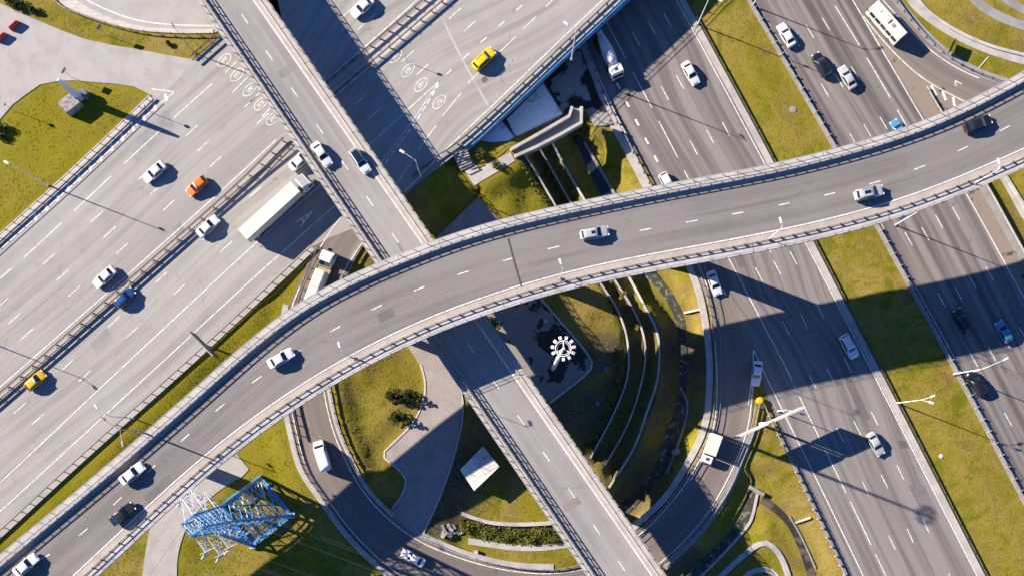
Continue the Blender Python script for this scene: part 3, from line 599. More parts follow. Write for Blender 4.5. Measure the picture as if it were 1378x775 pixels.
# centre dashes: measured
cl = cr([(*P(x, y, zs(x))[:2], zs(x) + .02) for x, y in [(-40, 815), (20, 768), (90, 735), (145, 686), (239, 597), (289, 553), (342, 512), (452, 441), (507, 413), (566, 387), (625, 366), (684, 349), (744, 333), (800, 321.5), (865, 310), (924, 299), (985, 289), (1044, 277), (1103, 265), (1163, 250), (1218, 234.5), (1273, 211), (1325, 187), (1378, 160), (1440, 126)]], .7)
cl = smooth(cl, 6); md = (sL[:, :2] + sR[:, :2]) / 2
for q in cl: q[2] = sL[np.argmin(np.linalg.norm(md - q[:2], axis=1)), 2] + .02
cdash(mb, cl, (559, 389.5), 2.0, 6.05, .16)
mb.build('lane_marking', M_paint, SC)
mb = MB(); c = cr([(*P(x, y, 21.7)[:2], 21.718) for x, y in ((684, 321), (692, 352), (702, 386))], 1); mline(mb, c, .3); mb.build('expansion_joint', M_tar, SC)
Z2 = 14.0
b_L = [(265 + .678 * y, y) for y in (-90, 0, 130, 260, 390, 520, 650, 775, 860)]; b_R = [(360 + .693 * y, y) for y in (-140, -40, 90, 220, 350, 480, 610, 735, 815)]
stL, stR = pair_edges(b_L, b_R, lambda x: Z2, 1.5, 2)
SB = overpass('straight_overpass', 'straight pale overpass running from top left down to bottom under the curved one', stL, stR, 1.35, 1.35, .5, M_st, M_conc, 1.7,
    [(318, 10, 6.1, 0), (440, 188, 6, 0), (605, 400, 3, 0), (670, 560, 3, 0), (745, 690, 2.3, 0)], M_conc)
mb = MB(); mline(mb, along(stL, stR, 'R', 2.1), .2)
cs = cr([(*P(x, y, Z2)[:2], Z2 + .02) for x, y in [(290, -35), (358.5, 69.8), (425, 166), (467.5, 227.5), (520, 303), (580, 390), (640, 478), (698.5, 561), (769, 663), (840, 766), (900, 852)]], .7)
cdash(mb, smooth(cs, 8), (391, 117), 2.1, 5.85, .16); mb.build('lane_marking', M_paint, SB)
mb = MB()
for (x, y) in ((557, 312), (536, 322), (520, 330)):
    pass
# --- girder bridge under the upper part of the pale highway
i_ = np.argmin(np.linalg.norm(hwR - np.array(P(628, 200, Z1)[:2]), axis=1)); gL = np.column_stack([hwL[i_:], np.full(len(hwL) - i_, Z1 - .62)]); gR = np.column_stack([hwR[i_:], np.full(len(hwR) - i_, Z1 - .62)])
GB = thing('girder_bridge', P(781, 60, 0), 'blue sided girder bridge carrying the pale highway over the brown one', 'bridge')
mb = MB(); lsweep(mb, gL, gR, [('L', 0, 0), ('R', .0, 0), ('R', 0, -.25), ('R', 1, -.35), ('R', 1, -1.1), ('L', 1, -1.1), ('L', 0, -.3)]); mb.build('deck', M_concd, GB)
mb = MB(); lsweep(mb, gL, gR, [('R', -.75, -.55), ('R', -.02, -.55), ('R', -.02, .12), ('R', -.75, .12)]); mb.build('side_beam', M_bluegird, GB)
mb = MB(); lsweep(mb, gL, gR, [('R', -.02, .60), ('R', .95, .60), ('R', .95, .80), ('R', -.02, .80)]); mb.build('walkway', M_conc, GB)
for x, y in ((800, 70), (690, 60), (730, 20)):
    mb = MB(); p = P(x - 40, y - 30, 0); mb.tube([(p.x, p.y, -1), (p.x, p.y, Z1 - 1.6)], .7, 12); mb.build('pier', M_conc, GB)
# ================================================================== terrain: one sheet
CP = [(-400, 200, 6, 0, .1, .8), (-100, 300, 6, 0, .1, .9), (60, 200, 5.95, 0, .1, 1), (20, 250, 5.95, 0, .2, .8), (150, 150, 5.95, 0, .3, .8), (150, 45, 5.95, 0, .5, .5), (230, 58, 5.95, .1, .6, .3), (60, 15, 5.95, 0, .4, .6), (-150, -100, 6, 0, .3, .5), (300, -150, 6, 0, .3, .5),
      (20, 720, 5.5, 0, 0, .9), (120, 620, 5.5, 0, 0, .9), (220, 540, 5.5, 0, 0, .9), (330, 440, 5.5, 0, 0, .9), (390, 395, 5.7, 0, 0, .8), (0, 780, 5.2, 0, .1, .7), (-150, 850, 5.5, 0, .2, .5), (120, 820, 3.5, 0, .3, .5),
      (180, 760, 3.6, .1, .6, .4), (260, 745, 3.3, 0, .3, .7), (330, 740, 3.0, .1, .3, .6), (400, 745, 2.7, .35, .2, .3), (380, 640, 3.8, 0, .1, .8), (360, 600, 4.3, 0, .1, .8), (310, 690, 3.5, 0, .2, .6), (450, 780, 2.5, .4, .1, .3), (250, 850, 3, .2, .3, .4),
      (480, 490, 4.2, 0, .3, .7), (520, 520, 3.6, 0, .55, .4), (500, 560, 3.5, 0, .35, .6), (490, 600, 3.5, 0, .35, .6), (520, 640, 3.1, .2, .2, .4), (550, 490, 3.2, 0, .2, .7), (480, 350, 5.7, .5, .1, .3),
      (600, 255, 4.4, .1, 0, .6), (570, 290, 3.9, .2, 0, .4), (680, 260, 3.2, 0, .3, .9), (720, 268, 2.0, 0, .2, .9), (650, 215, 4.2, .2, .3, .6), (715, 235, 2.8, 0, .2, .9), (735, 240, .4, .5, 0, .3), (755, 235, -.4, .5, 0, .3), (775, 240, -1.6, .2, .1, .3),
      (828, 205, -.3, 0, .5, .5), (845, 240, -.1, 0, .5, .6), (810, 180, 0, .5, .1, .2), (700, 100, .3, .8, 0, 0), (640, 130, 1, .8, 0, 0), (760, 110, .1, .9, 0, 0),
      (620, 640, 2.5, .75, 0, .1), (600, 690, 2.4, .75, 0, .1), (650, 580, 2.6, .6, 0, .2), (680, 640, 2.0, .55, 0, .2), (670, 685, 1.8, .35, .5, .2), (720, 680, 1.6, .05, .2, .9), (690, 715, 1.5, .1, .1, .7), (690, 745, 1.9, .1, .5, .5), (760, 745, 1.6, .1, .3, .5), (640, 745, 2.3, .3, .3, .3),
      (770, 430, 1.6, .1, .75, .3), (790, 400, 1.3, .1, .7, .3), (815, 470, 1.1, .75, 0, .1), (810, 550, 1.2, .7, 0, .1), (760, 560, 1.8, .7, 0, .1), (836, 430, .8, .5, 0, .3), (855, 470, .1, .5, 0, .3), (875, 470, -.5, .4, 0, .3), (895, 470, -.7, .75, 0, .1), (890, 540, -.7, .6, 0, .2), (860, 640, -.8, .6, 0, .2), (835, 570, .3, .5, 0, .3), (800, 640, .8, .5, 0, .3),  # earth values near the terrace walls also paint in shade
      (915, 390, -.2, .1, .5, .5), (930, 400, 0, .05, .5, .5), (940, 480, -.2, .65, .2, .2), (935, 560, -.2, .55, .3, .3), (925, 590, -.2, .1, .4, .7), (880, 675, -.5, .6, .1, .2), (830, 715, .3, .5, .1, .2),
      (1030, 570, .1, 0, .55, .5), (1020, 630, 0, .05, .5, .5), (1060, 660, .05, 0, .6, .4), (990, 690, -.6, .4, .2, .5), (1015, 700, -.6, .1, .4, .7), (1040, 700, -.4, .1, .3, .7), (1080, 690, 0, .1, .75, .2), (1110, 740, .05, .05, .7, .3), (950, 720, -.8, .4, .2, .4), (920, 745, -.8, .7, 0, .2), (1010, 750, -.8, .1, .4, .6), (1040, 755, -1, .2, .3, .7), (1070, 745, -.9, .3, .1, .6), (980, 770, -.8, .5, .1, .4), (1120, 800, 0, 0, .6, .4), (960, 850, -.8, .3, .2, .5),
      (960, 30, .05, .25, .1, .5), (1020, 120, .1, 0, .45, .7), (1060, 160, .1, 0, .45, .6), (1090, 200, .05, 0, .4, .6), (1150, 350, .1, .05, .55, .55), (1180, 420, .1, .1, .5, .4), (1210, 480, .1, .05, .45, .5), (1250, 580, .1, 0, .45, .6), (1300, 640, .1, 0, .5, .6), (1350, 720, .1, 0, .5, .6), (1400, 800, .1, 0, .4, .6),
      (1225, 20, .1, .1, .4, .6), (1280, 60, .1, .05, .4, .7), (1345, 95, .2, .1, .4, .6), (1290, 20, .3, 0, .6, .6), (1330, 50, .3, 0, .6, .6), (1375, 20, .4, .2, .4, .4), (1368, 250, -.1, .1, .4, .5), (1355, 275, -.1, .1, .4, .5), (1395, 300, -.1, .1, .4, .5), (1500, 100, .5, 0, .4, .5), (1500, 400, 0, 0, .4, .5), (1100, -100, .2, 0, .4, .5), (900, -100, .1, .2, .2, .5), (1100, 900, 0, 0, .4, .5), (700, 900, 2.5, .2, .2, .5), (1600, 700, .2, 0, .4, .5)]
gx = np.concatenate([[-900, -500, -300, -220, -180], np.arange(-150, 150.1, 1.0), [180, 220, 300, 500, 900]])
gy = np.concatenate([[-900, -500, -260, -160, -100], np.arange(-60, 120.1, 1.0), [150, 200, 300, 500, 900]])
GX, GY = np.meshgrid(gx, gy); V = np.stack([GX.ravel(), GY.ravel()], 1)
cpx = np.array([tuple(P(a, b, z)[:2]) for a, b, z, *_ in CP]); cpv = np.array([c[2:] for c in CP])
def idw(Q, pw=3.2):
    out = np.zeros((len(Q), cpv.shape[1]))
    for k in range(0, len(Q), 8000):
        dd = np.linalg.norm(Q[k:k + 8000, None] - cpx[None], axis=2) + .8; wgt = dd ** -pw; out[k:k + 8000] = (wgt @ cpv) / wgt.sum(1, keepdims=True)
    return out
T = idw(V); TZ = T[:, 0]
TZ += .10 * np.sin(V[:, 0] * .31 + V[:, 1] * .17) * np.cos(V[:, 1] * .27)
bpt = np.array(P(628, 200, Z1)[:2])
def inside(Q, poly):
    x, y = Q[:, 0], Q[:, 1]; r = np.zeros(len(Q), bool); n = len(poly)
    for i in range(n):
        (x1, y1), (x2, y2) = poly[i], poly[(i + 1) % n]
        c = ((y1 > y) != (y2 > y)); xi = (x2 - x1) * (y - y1) / (y2 - y1 + 1e-12) + x1; r ^= c & (x < xi)
    return r
def segdist(Q, poly):
    best = np.full(len(Q), 1e9); n = len(poly)
    for i in range(n):
        a, b = poly[i], poly[(i + 1) % n]; ab = b - a; t = np.clip(((Q - a) @ ab) / (ab @ ab + 1e-12), 0, 1); best = np.minimum(best, np.linalg.norm(Q - a - t[:, None] * ab, axis=1))
    return best
def surf_all(Q):
    """for each surface: signed distance to its edge and its height"""
    for c, hwid, z in CARVE:
        for_d = np.empty(len(Q)); for_z = np.empty(len(Q))
        for k in range(0, len(Q), 6000):
            dd = np.linalg.norm(Q[k:k + 6000, None] - c[None], axis=2); dd2 = dd - hwid[None]; i = dd2.argmin(1)
            j = dd.argmin(1); for_d[k:k + 6000] = dd[np.arange(len(j)), j] - hwid[j]; for_z[k:k + 6000] = z[j]
        yield for_d, for_z, c
    for poly, z in POLYS:
        dd = segdist(Q, poly); dd[inside(Q, poly)] *= -1; yield dd, np.full(len(Q), z), poly
BIG = CARVE[0][0]
near = (np.abs(V[:, 0]) < 152) & (V[:, 1] > -62) & (V[:, 1] < 122)
Qn = V[near]; zn = TZ[near]; sdist = np.full(len(Qn), 1e9)
br_dir = np.array([.69, .72])                     # along the pale highway, towards the bridge
over = ((Qn - bpt) @ np.array([.70, .71])) > 2     # under the girder bridge the ground stays low
lows = np.full(len(Qn), 1e9)
for dist, z, c in surf_all(Qn):
    is_hw = c is BIG
    f = np.clip(1 - (dist - .9) / 3.6, 0, 1); f = f * f * (3 - 2 * f); f[dist < .9] = 1
    if is_hw: f = np.where(over, 0, f)
    zt = z - .10
    zn = zn + f * (zt - zn)
    if is_hw: sdist = np.minimum(sdist, np.where(over, 1e9, dist))
    else: sdist = np.minimum(sdist, dist)
for dist, z, c in surf_all(Qn):                    # never poke through a surface
    sel = (dist < 1.3) if c is not BIG else ((dist < 1.3) & ~over)
    zn = np.where(sel, np.minimum(zn, z - .10), zn)
CV = T[near, 1:4].copy()
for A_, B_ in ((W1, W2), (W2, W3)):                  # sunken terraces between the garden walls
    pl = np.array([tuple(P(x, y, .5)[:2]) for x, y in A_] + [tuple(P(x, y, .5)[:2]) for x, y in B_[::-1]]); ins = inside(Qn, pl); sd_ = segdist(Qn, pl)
    CV[ins & (sdist > -.2), 0] = .55  # dark earth cover painted in to deepen the shade between walls
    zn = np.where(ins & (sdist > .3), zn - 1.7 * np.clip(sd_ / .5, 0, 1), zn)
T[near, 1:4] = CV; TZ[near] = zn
nx, ny = len(gx), len(gy)
me = bpy.data.meshes.new('ground'); idx = np.arange(nx * ny).reshape(ny, nx)
fc = np.stack([idx[:-1, :-1].ravel(), idx[:-1, 1:].ravel(), idx[1:, 1:].ravel(), idx[1:, :-1].ravel()], 1)
me.from_pydata(np.column_stack([V, TZ]).tolist(), [], fc.tolist()); me.polygons.foreach_set('use_smooth', [True] * len(me.polygons))
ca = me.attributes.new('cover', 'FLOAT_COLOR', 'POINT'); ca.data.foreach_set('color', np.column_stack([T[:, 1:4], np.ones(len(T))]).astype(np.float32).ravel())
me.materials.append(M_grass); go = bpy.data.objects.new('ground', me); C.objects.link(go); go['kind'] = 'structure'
TZg = TZ.reshape(ny, nx); SDg = np.full(nx * ny, 1e9); SDg[near] = sdist; SDg = SDg.reshape(ny, nx)
COV = T[:, 1].reshape(ny, nx)
def gidx(x, y): return int(np.clip(np.searchsorted(gx, x), 1, nx - 1)), int(np.clip(np.searchsorted(gy, y), 1, ny - 1))
def gz(x, y):
    i, j = gidx(x, y); u = (x - gx[i - 1]) / (gx[i] - gx[i - 1]); v = (y - gy[j - 1]) / (gy[j] - gy[j - 1])
    return float((TZg[j - 1, i - 1] * (1 - u) + TZg[j - 1, i] * u) * (1 - v) + (TZg[j, i - 1] * (1 - u) + TZg[j, i] * u) * v)
def PG(px, py, z=1.0):
    for _ in range(4): p = P(px, py, z); z = gz(p.x, p.y)
    return Vector((p.x, p.y, z))
for a, k in WALLS: build_wall(*a, **k)
# ------------------------------------------------------------------ grass tufts (one mass)
M_tuft = NB('grass_blades'); s = M_tuft
oi = s.n.new('ShaderNodeTexCoord').outputs['Object']; a = s.noise(oi, .5, 4); b = s.noise(oi, 6, 2)
c_ = s.mix(s.rng(a, .38, .64), (.14, .125, .006), (.215, .17, .03)); c_ = s.mix(s.rng(b, .4, .62, 0, .6), c_, (.10, .092, .006)); s.l.new(c_, s.b.inputs['Base Color']); s.b.inputs['Roughness'].default_value = .9
M_tuft = s.m
N = 160000; pts = np.stack([RNG.uniform(-112, 112, N), RNG.uniform(-32, 96, N)], 1)
vs_, fs_ = [], []
ii = np.clip(np.searchsorted(gx, pts[:, 0]), 1, nx - 1); jj = np.clip(np.searchsorted(gy, pts[:, 1]), 1, ny - 1)
ok = (np.minimum(SDg[jj, ii], SDg[jj - 1, ii - 1]) > .25) & (np.minimum(SDg[jj - 1, ii], SDg[jj, ii - 1]) > .25) & (COV[jj, ii] < RNG.uniform(.15, .9, N))
clump = np.sin(pts[:, 0] * .9 + np.sin(pts[:, 1] * .7) * 2) * np.cos(pts[:, 1] * 1.1 + np.sin(pts[:, 0] * .5) * 2)
ok &= clump > RNG.uniform(-1.3, .8, N)
for k in np.nonzero(ok)[0]:
    x, y = pts[k]; z = gz(x, y) - .02
    for _ in range(2):
        th = random.uniform(0, 6.283); h = random.uniform(.04, .13); wd = random.uniform(.06, .16); le = random.uniform(-.12, .12); n0 = len(vs_)
        cx, sx = math.cos(th), math.sin(th)
        vs_ += [(x - cx * wd, y - sx * wd, z), (x + cx * wd, y + sx * wd, z), (x + le * sx + random.uniform(-.1, .1), y + le * cx + random.uniform(-.1, .1), z + h)]; fs_.append((n0, n0 + 1, n0 + 2))
me = bpy.data.meshes.new('grass'); me.from_pydata(vs_, [], fs_); me.materials.append(M_tuft); o = bpy.data.objects.new('grass', me); C.objects.link(o); o['kind'] = 'stuff'
# ------------------------------------------------------------------ trees, shrubs, hedges
def leafmat(name, c1, c2):
    s = NB(name); g = s.n.new('ShaderNodeTexCoord').outputs['Object']; a = s.noise(g, 1.3, 4); b = s.noise(g, 9, 2)
    c = s.mix(s.rng(a, .36, .64), c1, c2); c = s.mix(.5, c, s.mix(b, (.3, .3, .3), (.7, .7, .7)), 'OVERLAY'); s.l.new(c, s.b.inputs['Base Color']); s.b.inputs['Roughness'].default_value = .8; return s.m
M_conif = leafmat('conifer_needles', (.018, .030, .012), (.045, .060, .018)); M_shrub = leafmat('shrub_leaves', (.055, .070, .014), (.12, .125, .025)); M_hedge = leafmat('hedge_leaves', (.045, .062, .012), (.135, .135, .022))
M_bark = mat('bark', (.085, .062, .045), .9, noise=.3)
def leaf(vs, fs, p, r):
    n = Vector((random.gauss(0, 1), random.gauss(0, 1), random.gauss(.5, 1))).normalized(); u = n.orthogonal().normalized(); v = n.cross(u); a = random.uniform(0, 6.28)
    u, v = u * math.cos(a) + v * math.sin(a), v * math.cos(a) - u * math.sin(a); k = len(vs)
    vs += [p - u * r, p - v * r * .55, p + u * r, p + v * r * .55]; fs.append((k, k + 1, k + 2, k + 3))
def leaves_obj(name, parent, vs, fs, m):
    mb = MB(); mb.v = [tuple(v) for v in vs]; mb.f = fs; return mb.build(name, m, parent)
def conifer(px, py, h, r, label):
    p = PG(px, py); t = thing('conifer_tree', p, label, 'tree', 'small conifers on the island')
    mb = MB(); mb.tube([p - Vector((0, 0, .2)), p + Vector((.05, .02, h * .5)), p + Vector((0, 0, h * .97))], [.11, .07, .02], 7); mb.build('trunk', M_bark, t)
    vs, fs = [], []; nb = 34
    for k in range(nb):
        f = (k + .5) / nb; zz_ = .1 + f * .88; th = k * 2.4; L_ = r * (1 - f) ** .75 * random.uniform(.75, 1.2) + .1
        for q in range(60):
            s_ = random.random() ** .6; wv = .35 * s_ * L_ * random.uniform(-1, 1); leaf(vs, fs, p + Vector((math.cos(th) * s_ * L_ - math.sin(th) * wv * .5, math.sin(th) * s_ * L_ + math.cos(th) * wv * .5, zz_ * h - s_ * L_ * .22 + random.uniform(-.08, .08))), random.uniform(.09, .17))
    leaves_obj('crown', t, vs, fs, M_conif)
conifer(528, 533, 2.9, 1.6, 'dark small conifer at the upper left of the three on the island'); conifer(550, 532, 2.8, 1.55, 'dark small conifer nearest the yard kerb, right of three'); conifer(534, 561, 3.0, 1.65, 'dark small conifer standing lowest of the three on the island')
def shrub(px, py, r, h, label, m=None, group=None):
    p = PG(px, py); t = thing('shrub', p, label, 'shrub', group)
    mb = MB(); vs, fs = [], []
    for k in range(5):
        a = random.uniform(0, 6.28); mb.tube([p - Vector((0, 0, .1)), p + Vector((math.cos(a) * r * .5, math.sin(a) * r * .5, h * .6))], [.04, .015], 5)
    mb.build('stem', M_bark, t)
    cl_ = [(random.uniform(-.6, .6) * r, random.uniform(-.6, .6) * r, random.uniform(.3, .75) * h, random.uniform(.3, .55) * r) for _ in range(9)]
    for (x, y, z, q) in cl_:
        for _ in range(int(60 * q + 30)):
            v = Vector((random.gauss(0, 1), random.gauss(0, 1), random.gauss(0, .8))).normalized() * q * random.uniform(.5, 1.05); leaf(vs, fs, p + Vector((x, y, z)) + v, random.uniform(.10, .2))
    leaves_obj('foliage', t, vs, fs, m or M_shrub)
for a in ((647, 209, 1.1, 1.5, 'loose green shrub beside the white pavilion corner'), (668, 224, 1.0, 1.2, 'low green shrub on the lawn corner by the walkway'), (5, 172, 1.2, 1.2, 'dark shrub on the left lawn, upper one at the photo edge'), (2, 184, 1.1, 1.1, 'dark shrub on the left lawn, lower one at the photo edge', None), (14, 4, 1.2, 1.3, 'dark bush in the very top left corner of the grass strip'), (27, 8, 1.4, 1.3, 'dark bush second from the top left corner'), (46, 16, 1.1, 1.1, 'dark bush furthest right of the top left bushes'), (228, 60, .6, .8, 'little dark bush on the grass strip beside the pale overpass'), (657, 432, 1.2, 1.0, 'dark shrub in the mast yard beside the straight overpass')):
    shrub(*a[:5], m=M_conif if 'dark' in a[4] else None)
def hedge(name, pts, wd, h, label, n, m=None):
    c = path(pts, 1.0, 1.0); nn = normals(c); p0 = Vector((c[0, 0], c[0, 1], gz(c[0, 0], c[0, 1]))); vs, fs = [], []
    for _ in range(n):
        i = random.randrange(len(c)); o_ = random.uniform(-1, 1) * wd / 2; x, y = c[i, 0] + nn[i, 0] * o_ + random.uniform(-.5, .5), c[i, 1] + nn[i, 1] * o_ + random.uniform(-.5, .5)
        hh = h * (.75 + .45 * math.sin(x * 1.3) * math.cos(y * 1.7)) * (1 - (abs(o_) / (wd / 2)) ** 3 * .6); leaf(vs, fs, Vector((x, y, gz(x, y) + hh * random.random() ** .5)), random.uniform(.12, .24))
    t = leaves_obj(name, None, vs, fs, m or M_hedge); tag(t, label, 'hedge')
hedge('hedge', [(622, 703), (650, 713), (690, 719), (730, 720), (772, 714)], 3.1, 1.2, 'long leafy hedge between the white garden wall and the path', 3800)
hedge('hedge', [(735, 222), (752, 254), (770, 284)], .9, .9, 'sparse green hedge between the first and second terrace walls above the overpass', 420)
hedge('hedge', [(770, 258), (779, 274), (786, 286)], .7, .8, 'thin green hedge between the second and third terrace walls above the overpass', 200)
hedge('hedge', [(831, 468), (832, 510), (815, 558), (790, 606)], 1.6, .8, 'dim hedge along the outer side of the leftmost terrace wall below the overpass', 1300)
hedge('hedge', [(704, 225), (722, 252), (738, 277)], .9, .6, 'bright yellow green hedge on the lawn edge above the overpass', 600, M_shrub)
# ================================================================== repairs in the asphalt
def patches(root, L, Rr, z, n, cols, lo=.1, hi=.9):
    L = np.asarray(L)[:, :2]; Rr = np.asarray(Rr)[:, :2]
    for k in range(n):
        i = random.randrange(8, len(L) - 14); ln = random.randrange(2, 7); f = random.uniform(lo, hi); wd = random.choice((.5, 1.6, 2.6, 3.2)); a = L[i:i + ln]; b = Rr[i:i + ln]; u = (b - a) / np.linalg.norm(b - a, axis=1)[:, None]; c = a + (b - a) * f
        zz_ = z[i:i + ln] if hasattr(z, '__len__') else np.full(ln, z); mb = MB()
        mb.sweep([[(*(c[j] - u[j] * wd / 2), zz_[j] + .006 + .0004 * k), (*(c[j] + u[j] * wd / 2), zz_[j] + .006 + .0004 * k)] for j in range(ln)], closed=False); mb.build('repair_patch', random.choice(cols), root)
def pm(n, c): return concrete('patch_' + n, c, .5)
patches(hw, hwL, hwR, Z1, 11, [pm('pale_dark', (.215, .205, .196)), pm('pale_mid', (.245, .235, .226)), pm('pale_light', (.30, .29, .28))], .04, .96)
patches(ns, nsL, nsR, 0, 4, [pm('brown_dark', (.115, .104, .10)), pm('brown_mid', (.15, .138, .133))])
patches(rt, rtL, rtR, 0, 7, [pm('brown_dark', None) if 0 else MAT['patch_brown_dark'], MAT['patch_brown_mid']])
patches(SC, sL, sR, sL[:, 2] + .004, 3, [pm('grey_dark', (.135, .127, .123)), pm('grey_mid', (.155, .147, .143))], .22, .74)
patches(SB, stL, stR, Z2 + .004, 3, [pm('deck_mid', (.20, .193, .187)), pm('deck_brown', (.21, .175, .15))], .22, .74)
# ================================================================== guard rails
GR = [(0, .62, .09, .31)]
def cpath(pts, z=None): return path(pts, z, 1.6)
fence('guard_rail', 'steel guard rail along the upper left lawn beside the pale highway', 'guard rail', cpath(NWR, Z1 + .1), [(0, .62, .10, .31), (.75, .9, .07, .07)], (.14, .12, .95), 2.0, M_steel, M_dsteel)
fence('guard_rail', 'brown median guard rail nearer the left going lanes, below the straight overpass', 'guard rail', cpath([(-90, 611), (30, 507), (176, 379), (322, 250), (384, 188)], Z1 + .03), [(-.32, .72, .09, .34), (.05, 1.0, .06, .08)], (.4, .12, .95), 3.0, M_rust)
fence('guard_rail', 'brown median guard rail nearer the right going lanes, below the straight overpass', 'guard rail', cpath([(-90, 614), (30, 510), (176, 382), (322, 253), (390, 197)], Z1 + .03), [(.32, .72, .09, .34)], (.12, .12, .85), 3.0, M_rust)
fence('guard_rail', 'brown median guard rail with spiky posts on upper side, beyond the straight overpass', 'guard rail', cpath([(434, 118), (488, 72), (574, -2), (670, -86)], Z1 + .03), [(0, .72, .09, .34), (.45, 1.0, .06, .06)], (.4, .12, 1.0), 2.2, M_rust)
fence('guard_rail', 'brown median guard rail on lower side, beyond the straight overpass', 'guard rail', cpath([(448, 130), (500, 86), (602, -2), (695, -84)], Z1 + .03), [(0, .72, .09, .34), (-.9, .9, .06, .06)], (.4, .12, .95), 2.6, M_rust)
fence('guard_rail', 'long brown guard rail along the green strip beside the bus lane', 'guard rail', cpath([(-80, 788), (0, 715.5), (110, 614), (218, 518), (300, 444), (350, 397), (395, 355), (418, 334), (426, 329), (428.5, 333), (420, 352), (409, 378), (400, 402), (391, 430), (388, 462)], Z1 + .03), [(0, .66, .10, .32)], (.12, .14, .8), 2.2, M_rust)
fence('guard_rail', 'thick rail on the left side of the small ramp with the white truck', 'guard rail', cpath([(436, 331, Z1), (427, 350, Z1), (413, 378, 5.9), (403, 405, 5.8), (397, 430, 5.6), (393, 462, 5.4), (391, 500, 5.1), (394, 540, 4.9), (405, 590, 4.7)]), [(0, .62, .12, .34)], (.14, .14, .85), 2.0, M_rust, M_dsteel)
fence('guard_rail', 'short rail right of the small ramp below the straight overpass', 'guard rail', cpath([(490, 330, 6), (480, 346, 6), (470, 366, 5.95), (462, 382, 5.9), (455, 400, 5.8)]), [(0, .62, .10, .31), (.8, .4, .3, .3)], (.12, .12, .8), 2.0, M_steel, M_dsteel)
fence('guard_rail', 'guard rail closing the end of the upper left grass strip by the pale overpass', 'guard rail', cpath([(256, 79), (275, 62), (300, 40), (330, 12)], Z1 + .03), [(0, .62, .10, .31), (1.0, .8, .08, .3)], (.16, .12, .95), 2.0, M_rust)
fence('guard_rail', 'curved dark rail along the upper left ramp kerb', 'guard rail', cpath([(50, -28), (76, 5), (133, 29.5), (188, 43), (240, 47), (288, 47)], 6.1), [(0, .62, .10, .31)], (.14, .14, .8), 2.5, M_conc, M_dsteel)
fence('guard_rail', 'long steel railing along the blue girder bridge edge', 'railing', cpath([(560, 246), (591, 221), (622, 199), (640, 184), (708, 121), (777, 55), (836, -1), (925, -86)], Z1 + .02), [(-.15, .55, .09, .3), (-.15, .95, .07, .08)], (.3, .14, 1.05), 2.4, M_dsteel, M_rust, off=-1.0)
fence('bridge_railing', 'blue outer handrail above the pavilion roofs', 'railing', np.array(cpath([(632, 193), (640, 187), (708, 122), (777, 56.5), (836, .5), (925, -84)], Z1 - .1)), [(.55, 1.0, .07, .07), (.55, .55, .05, .05)], (.06, .1, 1.0), 2.0, M_bluegird, off=.1)
fence('guard_rail', 'steel rail left of the brown highway above the curved overpass', 'guard rail', cpath([(739, -50), (787, 55), (813, 131), (847, 196), (881, 261), (918, 334)], .12), [(0, .62, .10, .31)], (.3, .22, .8), 2.2, M_steel, M_dsteel)
fence('guard_rail', 'long curved rail inside the loop between creek and exit lane', 'guard rail', cpath([(936, 352, .1), (947, 388, .1), (956, 425, .1), (961, 470, .1), (962, 515, .1), (954.5, 577, .1), (929, 629, .25), (896.5, 677, .6), (853, 718, 1), (828, 740, 1.3)]), [(0, .62, .10, .31), (-1.2, .7, .07, .1)], (.14, .14, .8), 2.0, M_steel, M_dsteel)
fence('guard_rail', 'rail on the right side of the exit lane from the yellow cushion downwards', 'guard rail', cpath([(1021, 544, .1), (1016, 570, .1), (1011, 588, .1), (996, 624, .12), (982, 656, .2), (945, 711, .5), (897, 762, .95)]), [(0, .62, .12, .31), (.7, .5, .1, .3)], (.14, .14, .8), 2.0, M_steel, M_rust)
fence('guard_rail', 'rail with white brackets beside the brown highway right of the yellow cushion', 'guard rail', cpath([(1026, 542), (1041, 575), (1060.7, 616), (1082, 660), (1137, 776), (1178, 864)], .08), [(0, .62, .10, .31), (.0, .95, .06, .06)], (.45, .1, .8), 2.0, M_steel, M_conc)
fence('guard_rail', 'white bracketed guard rail on right edge of central grass, above curved overpass', 'guard rail', cpath([(957, -88), (1010, 2), (1127, 202)], .08), [(.25, .62, .12, .31)], (.7, .12, .62), 2.6, M_steel, M_conc)
fence('guard_rail', 'white bracketed guard rail on right edge of central grass, below curved overpass', 'guard rail', cpath([(1182, 304), (1294, 510), (1376, 666), (1440, 786)], .08), [(.25, .62, .12, .31)], (.7, .12, .62), 2.6, M_steel, M_conc)
fence('guard_rail', 'dark low rail on the left edge of the central grass strip', 'guard rail', cpath([(875, -90), (924, 0), (1042, 218), (1099, 331), (1193, 512), (1328, 776), (1374, 866)], .02), [(0, .35, .12, .25)], (.14, .14, .5), 3.2, M_dsteel)
fence('guard_rail', 'steel rail along the bus ramp at the upper right', 'guard rail', cpath([(1157, -62, .1), (1197, -10, .1), (1237, 42, .1), (1276, 77.5, .1), (1314, 98.5, .1), (1360, 115, .15), (1418, 134, .25)]), [(0, .62, .10, .31)], (.14, .14, .8), 2.2, M_steel, M_dsteel)
fence('guard_rail', 'rail inside the loop along the grass island of conifers', 'guard rail', cpath([zz(grow(p, 9), 0) for p in LP[14:20]]), [(0, .62, .10, .31)], (.14, .14, .8), 2.0, M_steel, M_rust)
fence('guard_rail', 'rail along the bottom of the loop below the garden hedge', 'guard rail', cpath([zz(grow(p, 5.5), 0) for p in LP[9:14]]), [(0, .62, .10, .31)], (.14, .14, .8), 2.2, M_steel, M_dsteel)
fence('guard_rail', 'outer rail of the loop around the dark lawn at the bottom', 'guard rail', cpath([zz(grow(p, 5), 1) for p in LP[9:19]]), [(0, .62, .10, .31)], (.14, .14, .8), 2.0, M_steel, M_rust)
